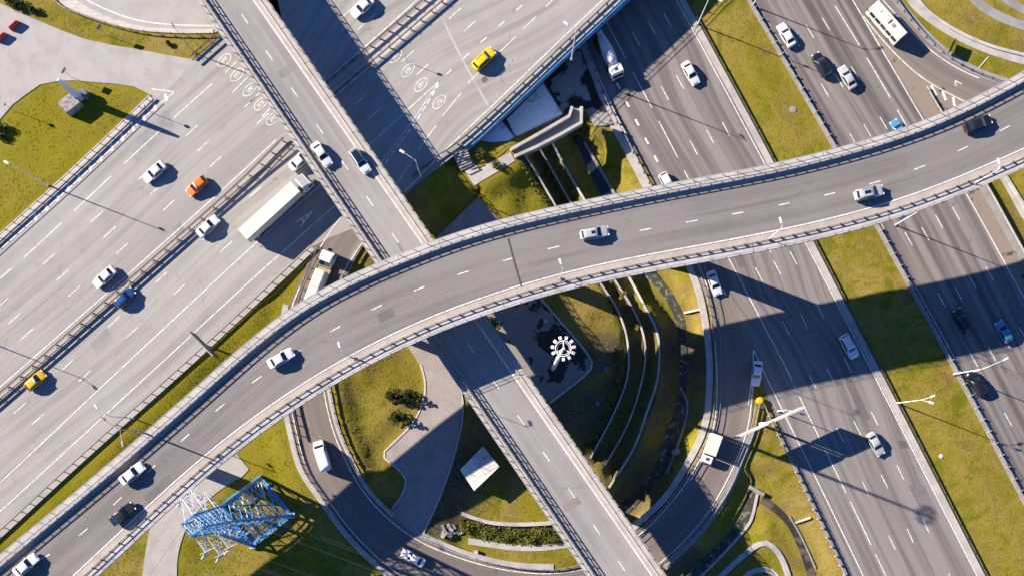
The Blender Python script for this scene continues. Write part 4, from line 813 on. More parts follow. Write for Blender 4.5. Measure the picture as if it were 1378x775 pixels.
fence('guard_rail', 'rail beside the dusty shoulder at the right photo edge', 'guard rail', cpath([(1319, 238), (1331, 258), (1380, 346), (1462, 488)], .15), [(0, .55, .2, .3)], (.2, .2, .6), 2.4, M_conc, M_steel)
fence('gore_barrier', 'short steel barrier in the gravel gore by the striped marking', 'guard rail', cpath([(1246, 118), (1256, 136), (1267, 154)], .03), [(0, .55, .14, .3)], (.14, .14, .7), 2.0, M_conc, M_rust)
# overpass rails
def orail(label, L, Rr, side, t, z, rails, post, ev, m, mp): fence('bridge_railing', label, 'railing', edge_pt(L, Rr, side, t, z), rails, post, ev, m, mp)
orail('outer handrail with outward brackets on northern edge of the curved overpass', sL, sR, 'L', .12, .25, [(0, .95, .06, .06), (0, .5, .05, .05)], (.10, .06, .95), 2.6, M_steel, M_steel)
orail('steel rail on top of the northern kerb wall of the curved overpass', sL, sR, 'L', 1.52, .70, [(0, .46, .10, .12)], (.14, .12, .46), 1.9, M_steel, M_dsteel)
orail('steel rail on top of the southern kerb wall of the curved overpass', sL, sR, 'R', 1.5, .34, [(0, .42, .10, .12)], (.34, .12, .42), 2.1, M_rust, M_dsteel)
orail('outer handrail on southern edge of the curved overpass', sL, sR, 'R', .12, .25, [(0, .95, .06, .06), (0, .5, .05, .05)], (.08, .08, .95), 2.4, M_steel, M_steel)
orail('rail on top of the left kerb wall of the straight overpass', stL, stR, 'L', 1.15, .48, [(0, .85, .10, .14), (0, .40, .10, .10)], (.12, .14, .85), 1.9, M_rust, M_dsteel)
orail('outer handrail on the left edge of the straight overpass', stL, stR, 'L', .12, .25, [(0, .5, .06, .06)], (.10, .14, .5), 1.7, M_conc, M_rust)
orail('rail on top of the right kerb wall of the straight overpass', stL, stR, 'R', .12, .25, [(0, .85, .10, .12), (0, .40, .08, .10)], (.2, .14, .85), 1.9, M_rust, M_dsteel)
# ================================================================== lamps, mast, pylon, boards, pavilions
def lamp(px, py, z, h, arms, label, m=None, r=.085):
    """arms: list of (dx, dy) in photo directions, metres"""
    m = m or M_lampw; b = P(px, py, z); t = thing('street_lamp', b, label, 'street lamp')
    mb = MB(); mb.tube([b - Vector((0, 0, .3)), b + Vector((0, 0, .5)), b + Vector((0, 0, h))], [r * 1.7, r * 1.4, r * .7], 9); mb.build('pole', m, t)
    mb = MB(); mb.box(b + Vector((0, 0, .06)), (.5, .5, .14)); mb.build('base', M_concd, t)
    for dx, dy in arms:
        v = Vector((dx, -dy, 0)); top = b + Vector((0, 0, h - .05)); e = top + v + Vector((0, 0, .45))
        mb = MB(); mb.tube([top - Vector((0, 0, .5)), top + v * .3 + Vector((0, 0, .1)), e], [.06, .05, .045], 7); mb.build('arm', m, t)
        u = v.normalized() if v.length > .01 else Vector((1, 0, 0)); mb = MB()
        Rm = Matrix((u, Vector((-u.y, u.x, 0)), Vector((0, 0, 1)))).transposed()
        mb.box(e + u * .40, (1.0, .40, .16), Rm); mb.box(e + u * .45 + Vector((0, 0, .1)), (.7, .28, .1), Rm); mb.build('lamp_head', m, t, bevel=.04)
    return t
lamp(64, 250, 6.1, 11.5, [(-1.2, -.6)], 'tall lamp rising over the left lawn edge, its head above the grass')
lamp(262, 72, 6.1, 9, [(-.7, -.9)], 'thin grey lamp at the tip of the upper left grass strip', M_steel, .07)
lamp(-46, 448, 6.1, 11.5, [(1, 1)], 'lamp standing just beyond the left photo edge, casting a thin shadow')
lamp(187.5, 579.5, 20.3, 8.6, [(.6, 2.0), (-2.2, -1.6)], 'two armed lamp on the curved overpass above the green strip, lower left', M_steel, .13)
lamp(181, 563, 5.6, 12.0, [(-1.6, -1.4)], 'slim pale lamp leaning over the pale highway from the green strip')
for (x, y, n) in ((472, 480, 'lowest left of the row'), (753.5, 374.5, 'near the tar joint'), (1034, 322, 'beside the brown highway'), (1311.5, 247, 'furthest right of the row')):
    lamp(x, y, zs(x) + .25, 8.6, [(-.25, -.7)], 'slim lamp on the southern edge of the curved overpass, ' + n, M_lampw, .06)
lamp(566.5, 238.5, 6.0, 10.5, [(-2.0, -1.2)], 'white lamp with bent arm in shadow beside the straight overpass')
lamp(769, 80, 6.0, 12.0, [(-1.4, -1.0)], 'white lamp on the girder bridge edge above the creek mud')
lamp(939, 33, .1, 11.5, [(-1.5, -.6), (1.4, .7)], 'white lamp at the left edge of the central grass by the shaded road')
lamp(1013, 8, .1, 11.5, [(1.5, -.6)], 'white lamp at the right edge of the central grass, top of photo')
lamp(1207.6, 542, .1, 11.0, [(1.2, .4), (1.5, -.5)], 'white lamp with two short arms on the left kerb of the central grass')
lamp(1284, 503, .1, 11.5, [(3.6, -1.6), (-.8, .2)], 'white lamp with long arm over the right highway')
lamp(1205, 303, .1, 11.5, [(3.6, -1.3), (-3.0, 1.3)], 'white lamp with two long arms poking out below the curved overpass')
lamp(1047, 553, .05, 6.0, [(2.4, .7)], 'short lamp beside the big split billboard')
# --- high mast
p = P(744, 496, 2.0); t = thing('mast_light', p, 'tall white lighting mast with a ring of square floodlights in the dark yard', 'light mast')
HM = 36.0; mb = MB(); mb.tube([p - Vector((0, 0, .3)), p + Vector((0, 0, 12)), p + Vector((0, 0, 24)), p + Vector((0, 0, HM))], [.46, .38, .30, .2], 14); mb.build('pole', M_lampw, t, smooth=True)
mb = MB(); mb.box(p + Vector((0, 0, .2)), (1.1, 1.1, .45)); mb.build('base', M_dsteel, t)
def torus(mb, c, r, rr, n=30): mb.tube([c + Vector((math.cos(k * 2 * math.pi / n) * r, math.sin(k * 2 * math.pi / n) * r, 0)) for k in range(n + 1)], rr, 7, cap=False)
top = p + Vector((0, 0, HM)); mb = MB(); torus(mb, top, 1.22, .075); torus(mb, top + Vector((0, 0, -.1)), .95, .04); mb.build('ring', M_lampw, t)
for k in range(3):
    a = R_(90 + k * 120); mb = MB(); mb.bar(top, top + Vector((math.cos(a) * 1.15, math.sin(a) * 1.2, 0)), .15, .1); mb.build('spoke', M_lampw, t)
mb = MB(); mb.tube([top - Vector((0, 0, .4)), top + Vector((0, 0, .3))], .2, 12); mb.build('hub', M_lampw, t)
for k in range(11):
    a = k * 2 * math.pi / 11 + .15; u = Vector((math.cos(a), math.sin(a), 0)); Rm = Matrix((u, Vector((-u.y, u.x, 0)), Vector((0, 0, 1)))).transposed()
    mb = MB(); mb.box(top + u * 1.68 + Vector((0, 0, -.05)), (.52, .48, .22), Rm @ Matrix.Rotation(.25, 3, 'Y')); mb.build('floodlight', M_lampw, t, bevel=.04)
# --- lattice pylon
M_pale = mat('pale_steel_paint', (.37, .40, .44), .5, noise=.2, nscale=.6)
p = P(346, 687, 3.5); t = thing('lattice_pylon', p, 'blue lattice power pylon with white crossarms beside the curved overpass', 'power pylon')
th = R_(-52.5); ex = Vector((math.cos(th), math.sin(th), 0)); ey = Vector((-ex.y, ex.x, 0))
topc = P(258, 707, 41.5); wst = P(293, 696, 27.5)
def hs(z):                                    # half size of the tower at height z above the sheet
    return 4.75 + (1.6 - 4.75) * (z - 3.5) / 24.0 if z < 27.5 else 1.6 + (1.15 - 1.6) * (z - 27.5) / 14.0
def cc(z):
    return Vector((p.x, p.y, z))
def corner(i, z):
    a, b = ((1, 1), (-1, 1), (-1, -1), (1, -1))[i % 4]; return cc(z) + ex * hs(z) * a + ey * hs(z) * b
lev = [3.2, 9.5, 15, 19.8, 24, 27.5, 30, 32.2, 34.4, 36.4, 38.2, 40, 41.5]
for i in range(4):
    mb = MB()
    for a, b in zip(lev[:-1], lev[1:]): mb.bar(corner(i, a), corner(i, b), .52 if a < 20 else .36 if a < 27 else .24)
    mb.build('leg', M_blue, t)
    mb = MB(); q = corner(i, 3.5); mb.box((q.x, q.y, 3.3), (1.1, 1.1, .9)); mb.build('footing', M_conc, t)
for i in range(4):
    mb = MB(); mw = MB()
    for k, (a, b) in enumerate(zip(lev[:-1], lev[1:])):
        g = .15 if a < 27 else .10
        mb.bar(corner(i, a), corner(i + 1, b), g); mb.bar(corner(i + 1, a), corner(i, b), g); mb.bar(corner(i, b), corner(i + 1, b), g)
        if a < 24:
            m0 = (corner(i, a) + corner(i + 1, a)) / 2; mm = (corner(i, b) + corner(i + 1, b)) / 2
            if a > 4: mw.bar(m0, (corner(i, a) + corner(i, b)) / 2 , .14); mw.bar(m0, (corner(i + 1, a) + corner(i + 1, b)) / 2, .14)
            for f in (.3, .7): mw.bar(corner(i, a).lerp(corner(i, b), f), mm, .13); mw.bar(corner(i + 1, a).lerp(corner(i + 1, b), f), mm, .13)
    mb.bar(corner(i, 3.6), corner(i + 1, 3.6), .5); mb.bar(corner(i, 5.2), corner(i + 1, 5.2), .25)
    mb.build('bracing', M_blue, t); mw.build('thin_bracing', M_pale, t)
ax = Vector((.435, -.90, 0)).normalized(); ay = Vector((-ax.y, ax.x, 0)); ends = []
for z, L_ in ((40, 4.4), (34.4, 5.6), (28.6, 4.9)):
    for sgn in (1, -1):
        mb = MB(); tip = cc(z) + ax * sgn * L_; hsz = hs(z)
        for q in (-1, 1):
            r0 = cc(z) + ay * q * hsz; r1 = cc(z + 1.5) + ay * q * hsz * .9; mb.bar(r0, tip + ay * q * .35, .13); mb.bar(r1, tip, .1)
            for f in (.25, .5, .75): mb.bar(r0.lerp(tip + ay * q * .35, f), r1.lerp(tip, f), .07)
        for f in (.2, .4, .6, .8, 1.0):
            a0 = cc(z) - ay * hsz; a1 = cc(z) + ay * hsz; mb.bar(a0.lerp(tip - ay * .35, f), a1.lerp(tip + ay * .35, f), .08)
            mb.bar(a0.lerp(tip - ay * .35, f - .2), a1.lerp(tip + ay * .35, f), .06)
        mb.bar(tip - ay * 1.3, tip + ay * 1.3, .12); mb.build('crossarm', M_pale, t); ends.append(tip)
M_ins = mat('insulator', (.55, .53, .5), .3); M_wire = mat('wire', (.10, .10, .10), .5, .5)
for e in ends:
    mb = MB(); 
    for q in (-.25, .25): mb.tube([e + ay * q, e + ay * q + Vector((-.9, -1.2, -.7))], .10, 6)
    mb.bar(e - ay * .4 + Vector((-.9, -1.2, -.7)), e + ay * .4 + Vector((-.9, -1.2, -.7)), .1); mb.build('insulator', M_ins, t)
for e in ends:
    for far in (Vector((-55, -75, 0)), Vector((95, -38, 0))):
        a = e + Vector((-.9, -1.2, -.7)) if far.x < 0 else e; b = e + far; c = []
        for k in range(25):
            f = k / 24; q = a.lerp(b, f); q.z -= 4 * 5 * f * (1 - f); c.append(q)
        mb = MB(); mb.tube(c, .022, 4); o = mb.build('power_cable', M_wire); tag(o, 'thin dark power cable strung from a crossarm of the blue pylon', 'power cable', 'power cables strung from the blue pylon')
# --- split billboard beside the gore
p = P(1022, 570, .1); t = thing('billboard', p, 'wide two panel billboard seen edge on above the gore grass', 'billboard')
bd = Vector((100, 45, 0)).normalized(); bn = Vector((-bd.y, bd.x, 0)); Rm = Matrix((bd, bn, Vector((0, 0, 1)))).transposed()
mb = MB(); mb.tube([p - Vector((0, 0, .4)), p + Vector((0, 0, 8.4))], .26, 14); mb.build('post', M_lampw, t)
mb = MB()
for z in (5.1, 8.5): mb.bar(p + bd * -6.9 + Vector((0, 0, z)), p + bd * 6.9 + Vector((0, 0, z)), .28, .22)
mb.build('frame', M_steel, t)
M_bd = mat('billboard_sheet', (.42, .42, .41), .5, noise=.15, nscale=.5)
for sg in (-1, 1):
    for q in (-1, 1):
        mb = MB(); mb.box(p + bd * sg * 3.75 + bn * q * .13 + Vector((0, 0, 6.8)), (6.3, .06, 3.8), Rm); mb.build('panel', M_bd, t)
    mb = MB(); mb.box(p + bd * sg * 3.75 + Vector((0, 0, 8.74)), (6.3, .30, .06), Rm); mb.build('cap', M_bd, t)
# --- roadside board by the bus lane
p = P(287, 468, 5.7); t = thing('billboard', p, 'grey backed roadside billboard seen edge on beside the curved overpass', 'billboard')
bd = Vector((32, -32, 0)).normalized(); bn = Vector((bd.y, -bd.x, 0)); Rm = Matrix((bd, bn, Vector((0, 0, 1)))).transposed()
mb = MB(); mb.tube([p - Vector((0, 0, .3)), p + Vector((0, 0, 5.5))], .2, 10); mb.build('post', M_steel, t)
mb = MB(); mb.box(p + Vector((0, 0, 5.6)), (6.3, .16, 4.0), Rm); mb.build('panel', mat('board_back', (.07, .07, .075), .6, noise=.3, nscale=1), t)
mb = MB(); mb.box(p + Vector((0, 0, 7.66)), (6.4, .14, .06), Rm); mb.box(p + bn * .13 + Vector((0, 0, 5.6)), (6.4, .05, 4.05), Rm); mb.build('face', M_steel, t)
# --- stele on the left lawn
p = P(103, 141, 5.95); t = thing('stele', p, 'white bladed stele on a grey plinth standing on the left lawn', 'monument')
bd = Vector((.78, .62, 0)).normalized(); Rm = Matrix((bd, Vector((-bd.y, bd.x, 0)), Vector((0, 0, 1)))).transposed()
mb = MB(); mb.box(p + Vector((-.6, -.3, .9)), (3.3, 2.6, 2.2), Rm); mb.build('plinth', soil_mat('plinth_stone', (.26, .255, .25), (.13, .12, .12), (.46, .60), 1.6), t, bevel=.05)
mb = MB(); q0 = p + bd * 1.0 + Vector((.2, .35, 0)); mb.sweep([[q0 + bd * a * f + Vector((-bd.y, bd.x, 0)) * b * f2 + Vector((0, 0, z)) for a, b in ((-.9, -.22), (.9, -.22), (.9, .22), (-.9, .22))] for z, f, f2 in ((0, .9, 1.1), (2, .8, 1), (5, .62, .9), (8.3, .42, .8), (9.6, .22, .7))]); mb.build('blade', mat('blade_white', (.62, .64, .66), .35, noise=.12), t)
mb = MB(); q1 = p + bd * 2.2 + Vector((.2, .3, .7)); mb.box(q1, (1.1, 1.3, 2.0), Rm); mb.build('side_block', mat('block_blue', (.09, .13, .19), .4, noise=.4, nscale=1), t, bevel=.04)
# --- small signs
def sign(px, py, z, h, w, hh, ang, label, mface=None, rnd=False):
    p = P(px, py, z); t = thing('road_sign', p, label, 'road sign'); u = Vector((math.cos(ang), math.sin(ang), 0)); n = Vector((-u.y, u.x, 0)); Rm = Matrix((u, n, Vector((0, 0, 1)))).transposed()
    mb = MB(); mb.tube([p - Vector((0, 0, .2)), p + Vector((0, 0, h + hh / 2))], .045, 7); mb.build('post', M_steel, t)
    mb = MB()
    if rnd: c = p + n * .06 + Vector((0, 0, h)); mb.tube([c, c + n * .03], hh / 2, 20)
    else: mb.box(p + n * .07 + Vector((0, 0, h)), (w, .04, hh), Rm)
    mb.build('sign_plate', mface or M_lampw, t)
M_sblue = mat('sign_blue', (.02, .10, .38), .4); M_sback = mat('sign_back', (.012, .012, .013), .95, spec=0)
sign(20, 150, 5.95, 3.6, .6, .65, 1.25, 'thin round sign at the outer edge of the left lawn', None, True)
sign(97, 105, 5.95, 3.4, 1.2, .8, 1.0, 'rectangular grey sign at the top edge of the left lawn', M_steel)
sign(204, 152, 6.1, 3.4, .6, .6, 1.25, 'small round sign by the zigzag edge marking of the highway', None, True)
sign(143, 47, 5.95, 3.2, .9, .9, .9, 'small blue sign standing on the upper left grass strip', M_sblue)
sign(1278, 66, .1, 1.2, 2.6, 1.6, 1.15, 'black backed wide sign on the grass beside the bus ramp', M_sback)
sign(548, 84, 6.0, 3.2, .6, .55, .8, 'small sign between painted speed circles at the shaded highway', None, True)
# --- yellow crash cushion
p = P(1021.5, 539, .02); t = thing('crash_cushion', p, 'round yellow crash cushion at the nose of the exit gore', 'crash cushion')
M_yel = mat('cushion_yellow', (.46, .27, .015), .6, noise=.25); M_yel2 = mat('cushion_dark', (.05, .045, .04), .6)
mb = MB(); mb.tube([p + Vector((0, 0, z)) for z in (0, .9, 1.05)], [.70, .74, .6], 22); mb.build('drum', M_yel, t)
mb = MB(); mb.tube([p + Vector((0, 0, 1.05)), p + Vector((0, 0, 1.14))], [.5, .42], 22); mb.build('lid', M_yel, t)
mb = MB(); mb.box(p + Vector((.45, -1.15, .5)), (.6, .7, .9)); mb.build('backing', M_yel2, t)
# --- red plastic barriers
M_red = mat('red_plastic', (.42, .022, .035), .45, noise=.12)
for (x, y, lb) in ((20, 35.5, 'red plastic road barrier on the pale pavement, complete in view'), (3, 51.5, 'red plastic road barrier cut by the left photo edge')):
    a = R_(42); p = P(x, y, Z1 + .02); t = thing('road_barrier', p, lb, 'road barrier', 'red barriers on the pale pavement', a)
    mb = MB(); mb.sweep([[(x_, y_, z_) for y_, z_ in ((-.42, 0), (.42, 0), (.40, .35), (.16, 1.0), (-.16, 1.0), (-.40, .35))] for x_ in (-1.05, 1.05)]); mb.build('shell', M_red, t, bevel=.03, local=True)
    mb = MB(); mb.box((0, 0, 1.03), (1.6, .16, .08)); mb.build('cap', M_red, t, local=True)
# --- utility kiosk with pale panel roof
def quadbox(mb, pts, z0, z1): mb.prism([tuple(P(x, y, zz_)[:2]) for x, y, zz_ in pts], z0, z1)
KZ = 5.4; kp = [(650, 600), (672, 627.5), (638, 660), (619, 631.6)]; kw = [P(x, y, KZ) for x, y in kp]; kc = sum(kw, Vector()) / 4
t = thing('utility_kiosk', (kc.x, kc.y, 2.3), 'small utility building with a flat white panel roof beside the yard', 'kiosk')
mb = MB(); mb.prism([tuple((kc + (v - kc) * .93)[:2]) for v in kw], 1.7, KZ - .16); mb.build('wall', mat('kiosk_wall', (.22, .32, .42), .7, noise=.2), t)
pans = [mat('roof_panel_' + n, c, .6, noise=.16, nscale=.7) for n, c in (('white', (.60, .56, .50)), ('cream', (.66, .61, .54)), ('grey', (.42, .42, .42)), ('pale', (.55, .52, .48)))]
def bil(u, v): return kw[0].lerp(kw[1], u).lerp(kw[3].lerp(kw[2], u), v)
for (u0, u1, v0, v1, k) in ((0, .497, 0, .5, 2), (.503, 1, 0, .47, 3), (0, .497, .506, 1, 0), (.503, 1, .476, 1, 1)):
    mb = MB(); mb.prism([tuple(bil(a, b)[:2]) for a, b in ((u0, v0), (u1, v0), (u1, v1), (u0, v1))], KZ - .15, KZ + (.02 if k % 2 else 0)); mb.build('roof_panel', pans[k], t)
mb = MB(); q = bil(.35, .2); mb.box((q.x, q.y, KZ + .12), (.5, .5, .2)); mb.build('roof_vent', M_steel, t)
# --- pavilions under the girder bridge, elevated walkway and steps
M_roof = soil_mat('sheet_roof', (.60, .72, .79), (.28, .35, .40), (.56, .70), .35)
def pavilion(name, pts, z, label):
    pw = [P(x, y, z) for x, y in pts]; c = sum(pw, Vector()) / len(pw); t = thing(name, (c.x, c.y, 0), label, 'pavilion')
    mb = MB(); mb.prism([tuple((c + (v - c) * .95)[:2]) for v in pw], -.5, z - .22); mb.build('wall', M_concd, t)
    mb = MB(); mb.prism([tuple(v[:2]) for v in pw], z - .2, z); mb.build('roof', M_roof, t)
    mb = MB()
    for a, b in ((pw[i], pw[(i + 1) % len(pw)]) for i in range(len(pw))): mb.bar(a + Vector((0, 0, .03)), b + Vector((0, 0, .03)), .12, .1)
    mb.build('roof_edge', M_bluegird, t)
pavilion('pavilion', [(682, 161), (731, 112), (757, 154), (694, 185)], 2.0, 'blue grey flat roofed pavilion beside the girder bridge, the larger roof')
pavilion('pavilion', [(636.5, 198), (676, 164), (692, 184.6), (656.6, 211)], 3.6, 'flat roofed pavilion with sunlit white corner, the smaller roof')
FZ = 4.3
t = thing('walkway_bridge', P(740, 185, 0), 'concrete walkway with thick pale parapets beside the pavilion', 'walkway')
fl = [(687, 205), (766, 160), (770, 146), (781, 146), (781.5, 167), (721, 201), (693, 213)]
mb = MB(); mb.prism([tuple(P(x, y, FZ)[:2]) for x, y in fl], FZ - .5, FZ); mb.build('floor', concrete('walkway_floor', (.20, .20, .21), .5, .5), t)
for pts in ([(687, 203.5), (727, 181), (765.5, 158.5), (769.5, 146)], [(692.5, 212.5), (721, 200), (752, 184), (782, 167), (782, 146)]):
    c = cr(wp(pts, FZ), .7) if 0 else np.array([wp([q], FZ)[0] for q in pts]); mb = MB(); prof_sweep(mb, c, [(-.28, -.8), (.28, -.8), (.28, 1.0), (-.28, 1.0)]); mb.build('parapet', M_conc, t)
t = thing('outdoor_steps', P(623, 216, 4.5), 'short concrete steps with dark rails down to the landing', 'steps')
for k in range(7):
    f0, f1 = k / 7, (k + 1) / 7; A = [(608, 207), (629, 203), (636, 222), (620, 230)]
    q = lambda u, v: ((A[0][0] * (1 - u) + A[1][0] * u) * (1 - v) + (A[3][0] * (1 - u) + A[2][0] * u) * v, (A[0][1] * (1 - u) + A[1][1] * u) * (1 - v) + (A[3][1] * (1 - u) + A[2][1] * u) * v)
    mb = MB(); mb.prism([tuple(P(*q(u, v), 5)[:2]) for u, v in ((0, f0), (1, f0), (1, f1 - .01), (0, f1 - .01))], 3.4, 5.9 - k * .19); mb.build('step', M_conc, t)
for v in (.05, .5, .95):
    a = P(*q(.02, v), 5.6); b = P(*q(.98, v), 5.6); mb = MB(); mb.bar((a.x, a.y, 6.6 - v * 1.2), (b.x, b.y, 6.6 - v * 1.2), .14); mb.bar((a.x, a.y, 4.4), (a.x, a.y, 6.6 - v * 1.2), .08); mb.bar((b.x, b.y, 4.4), (b.x, b.y, 6.6 - v * 1.2), .08); mb.build('handrail', M_dsteel, t)
# small things on the grass and mud
def lump(name, px, py, r, h, m, label, cat):
    p = PG(px, py); mb = MB(); mb.tube([p - Vector((0, 0, .2)), p + Vector((0, 0, h * .6)), p + Vector((0, 0, h))], [r, r * .9, r * .5], 12); o = mb.build(name, m); tag(o, label, cat)
lump('manhole_cover', 1067, 148, .75, .12, M_concd, 'round concrete manhole ring on the central grass above the overpass', 'manhole')
lump('manhole_cover', 1266.5, 613.5, .5, .15, M_white, 'small pale round hatch on the lower central grass', 'manhole')
lump('manhole_cover', 734, 432, .35, .4, M_white, 'little pale concrete stub in the dark mast yard', 'manhole')
M_blb = mat('blue_barrel', (.05, .12, .30), .4)
for (x, y, n) in ((814, 496, 'upper'), (803.5, 542.5, 'lower')): lump('barrel', x, y, .42, .7, M_blb, f'dull blue barrel on the dark slope beside the terrace walls, {n} one', 'barrel')
def box_thing(name, px, py, size, m, label, cat, ang=0.0):
    p = PG(px, py); mb = MB(); mb.box(p + Vector((0, 0, size[2] / 2 - .1)), size, Matrix.Rotation(ang, 3, 'Z')); o = mb.build(name, m, None, bevel=.05); tag(o, label, cat)
box_thing('electric_cabinet', 641, 742.5, (.8, .6, .9), M_white, 'small white cabinet on the grass by the loop kerb', 'cabinet', .3)
box_thing('junction_box', 909, 608, (1.6, 1.2, .8), M_concd, 'grey concrete box beside the stony creek bend', 'cabinet', .4)
t = thing('rubble_pile', PG(603, 716), 'heap of broken grey paving slabs by the hedge end', 'rubble')
for k in range(16):
    mb = MB(); q = PG(598 + random.uniform(-2, 24), 709 + random.uniform(-3, 12)); mb.box(q + Vector((0, 0, .15)), (random.uniform(.5, 1.3), random.uniform(.3, .8), .2), Matrix.Rotation(random.uniform(0, 3), 3, 'Z') @ Matrix.Rotation(random.uniform(-.3, .3), 3, 'X')); mb.build('slab', M_concd, t)
box_thing('culvert_head', 1017, 660, (3.2, .7, 1.3), M_concd, 'concrete culvert head above the dark ditch mouth at the bottom', 'culvert', -.5)
# ================================================================== vehicles
def lerp_tab(tab, x):
    xs = [a for a, _ in tab]; ys = [b for _, b in tab]; return float(np.interp(x, xs, ys))
KINDS = {   # L, W, H, belt, [(x from front, top z)], windscreen (x0,x1), rear window (x0,x1), side glass (x0,x1)
 'sedan': (4.65, 1.82, 1.46, .93, [(0, .56), (.10, .70), (.35, .80), (1.30, .96), (2.02, 1.38), (2.4, 1.455), (3.1, 1.44), (3.45, 1.36), (4.02, 1.03), (4.5, .99), (4.60, .90), (4.65, .60)], (1.32, 2.0), (3.42, 4.0), (1.62, 3.80)),
 'hatch': (4.25, 1.80, 1.50, .95, [(0, .56), (.10, .72), (.35, .84), (1.15, 1.0), (1.85, 1.42), (2.3, 1.50), (3.3, 1.46), (3.65, 1.40), (4.12, 1.02), (4.2, .80), (4.25, .55)], (1.17, 1.83), (3.62, 4.10), (1.45, 3.85)),
 'suv':   (4.75, 1.92, 1.70, 1.05, [(0, .62), (.10, .85), (.35, .98), (1.25, 1.10), (1.90, 1.58), (2.3, 1.69), (3.7, 1.67), (4.2, 1.58), (4.62, 1.12), (4.70, .9), (4.75, .6)], (1.27, 1.88), (4.18, 4.58), (1.55, 4.25)),
 'wagon': (4.75, 1.82, 1.50, .95, [(0, .56), (.10, .72), (.35, .84), (1.30, .98), (2.02, 1.40), (2.4, 1.49), (3.8, 1.47), (4.2, 1.40), (4.6, 1.05), (4.70, .85), (4.75, .55)], (1.32, 2.0), (4.18, 4.56), (1.62, 4.3)),
 'van':   (5.6, 2.05, 2.45, 1.25, [(0, .60), (.08, 1.0), (.30, 1.20), (.75, 1.35), (1.45, 2.20), (1.85, 2.42), (5.2, 2.42), (5.5, 2.36), (5.57, 1.4), (5.6, .6)], (.78, 1.42), None, (1.1, 2.2)),
}
def car_meshes(kind):
    L, W, H, belt, top, ws, rw, sg = KINDS[kind]; tb = top
    wx = (.87, L - .92) if kind != 'van' else (1.0, L - 1.25); wr_ = .33 if kind not in ('suv', 'van') else .36
    def ztop(x):
        return (lerp_tab(tb, x - .05) + 2 * lerp_tab(tb, x) + lerp_tab(tb, x + .05)) / 4
    def wplan(x):
        e = abs(x - L / 2) / (L / 2); return W / 2 * (1 - .20 * e ** 7 - .03 * e ** 2)
    roofk = .74 if kind != 'van' else .90
    def half(x, z):
        w = wplan(x); zt = ztop(x); bl = min(belt, zt - .03)
        if z <= bl:
            f = max(0, (z - .2) / (bl - .2)); return w * (.93 + .07 * math.sin(min(1, f * 1.15) * math.pi / 2) - .03 * max(0, f - .8) / .2)
        w0 = w * .97; w1 = w * (roofk + .06) if zt > belt + .1 else w * .86; f = (z - bl) / max(.02, (H - bl)); return w0 + (w * (roofk if zt > belt + .1 else .9) - w0) * min(1, f) ** 1.1
    xs = sorted(set([round(a, 3) for a, _ in tb] + [round(v, 3) for v in np.linspace(0, L, 34)] + [round(c + d_, 3) for c in wx for d_ in (-.42, -.36, -.25, -.12, 0, .12, .25, .36, .42)]))
    xs = [x for i, x in enumerate(xs) if 0 <= x <= L]
    rows = []
    for x in xs:
        zt = ztop(x); bl = min(belt, zt - .03); zl = .22 + .1 * (abs(x - L / 2) / (L / 2)) ** 8
        for c in wx:
            if abs(x - c) < wr_ + .06: zl = max(zl, .30 + math.sqrt(max(0, (wr_ + .06) ** 2 - (x - c) ** 2)))
        zl = min(zl, bl - .06); zm = zl + (bl - zl) * .5; zq = bl + (zt - bl) * .55; ze = zt - min(.05, (zt - bl) * .25)
        tw = half(x, zt); side = [(half(x, zl), zl), (half(x, zm), zm), (half(x, bl), bl), (half(x, zq), zq), (half(x, ze), ze), (tw * .86, zt), (tw * .45, zt + .018), (0, zt + .025)]
        xw = L / 2 - x
        rows.append([(xw, -y, z) for y, z in side[:-1]] + [(xw, 0, side[-1][1])] + [(xw, y, z) for y, z in side[:-1][::-1]])
    body = MB(); body.sweep(rows, closed=True)
    def topstrip(x0, x1, f, off=.014, n=6):
        mb = MB(); r = []
        for x in np.linspace(x0, x1, n):
            zt = ztop(x); tw = half(x, zt); r.append([(L / 2 - x, tw * f * t, zt + .022 * (1 - abs(t)) + off - .004 * abs(t) ** 4) for t in np.linspace(-1, 1, 7)])
        mb.sweep(r, closed=False); return mb
    G = {}
    G['windscreen'] = [topstrip(ws[0] + .05, ws[1] - .04, .87)]
    if rw: G['rear_window'] = [topstrip(rw[0] + .04, rw[1] - .06, .84)]
    sides = []
    for sgn in (-1, 1):
        mb = MB(); r = []
        for x in np.linspace(sg[0], sg[1], 10):
            zt = ztop(x); z0 = belt + .03; z1 = max(z0 + .01, zt - .11)
            r.append([(L / 2 - x, sgn * (half(x, z) + .012), z) for z in (z0, (z0 + z1) / 2, z1)])
        mb.sweep(r, closed=False); sides.append(mb)
    G['side_window'] = sides
    hl, tl, mr = [], [], []
    for sgn in (-1, 1):
        mb = MB(); mb.box((L / 2 - .20, sgn * (wplan(.3) * .74), ztop(.24) - .07), (.34, .34, .13)); hl.append(mb)
        mb = MB(); mb.box((-L / 2 + .09, sgn * (wplan(L - .2) * .80), min(belt, ztop(L - .12)) - .12), (.16, .30, .2)); tl.append(mb)
        mb = MB(); mb.box((L / 2 - sg[0] - .05, sgn * (wplan(sg[0]) + .09), belt + .06), (.14, .2, .14)); mr.append(mb)
    wheels = []
    for c in wx:
        for sgn in (-1, 1):
            ty = MB(); yy = sgn * (W / 2 * .965); ty.tube([(L / 2 - c, yy - sgn * .22, wr_), (L / 2 - c, yy - sgn * .02, wr_), (L / 2 - c, yy, wr_)], [wr_, wr_, wr_ * .9], 18)
            ri = MB(); ri.tube([(L / 2 - c, yy - sgn * .03, wr_), (L / 2 - c, yy + sgn * .008, wr_)], wr_ * .62, 14); wheels.append((ty, ri))
    sun_ = topstrip(ws[1] + .25, ws[1] + .95 if kind != 'suv' else ws[1] + 1.5, .62, .012)
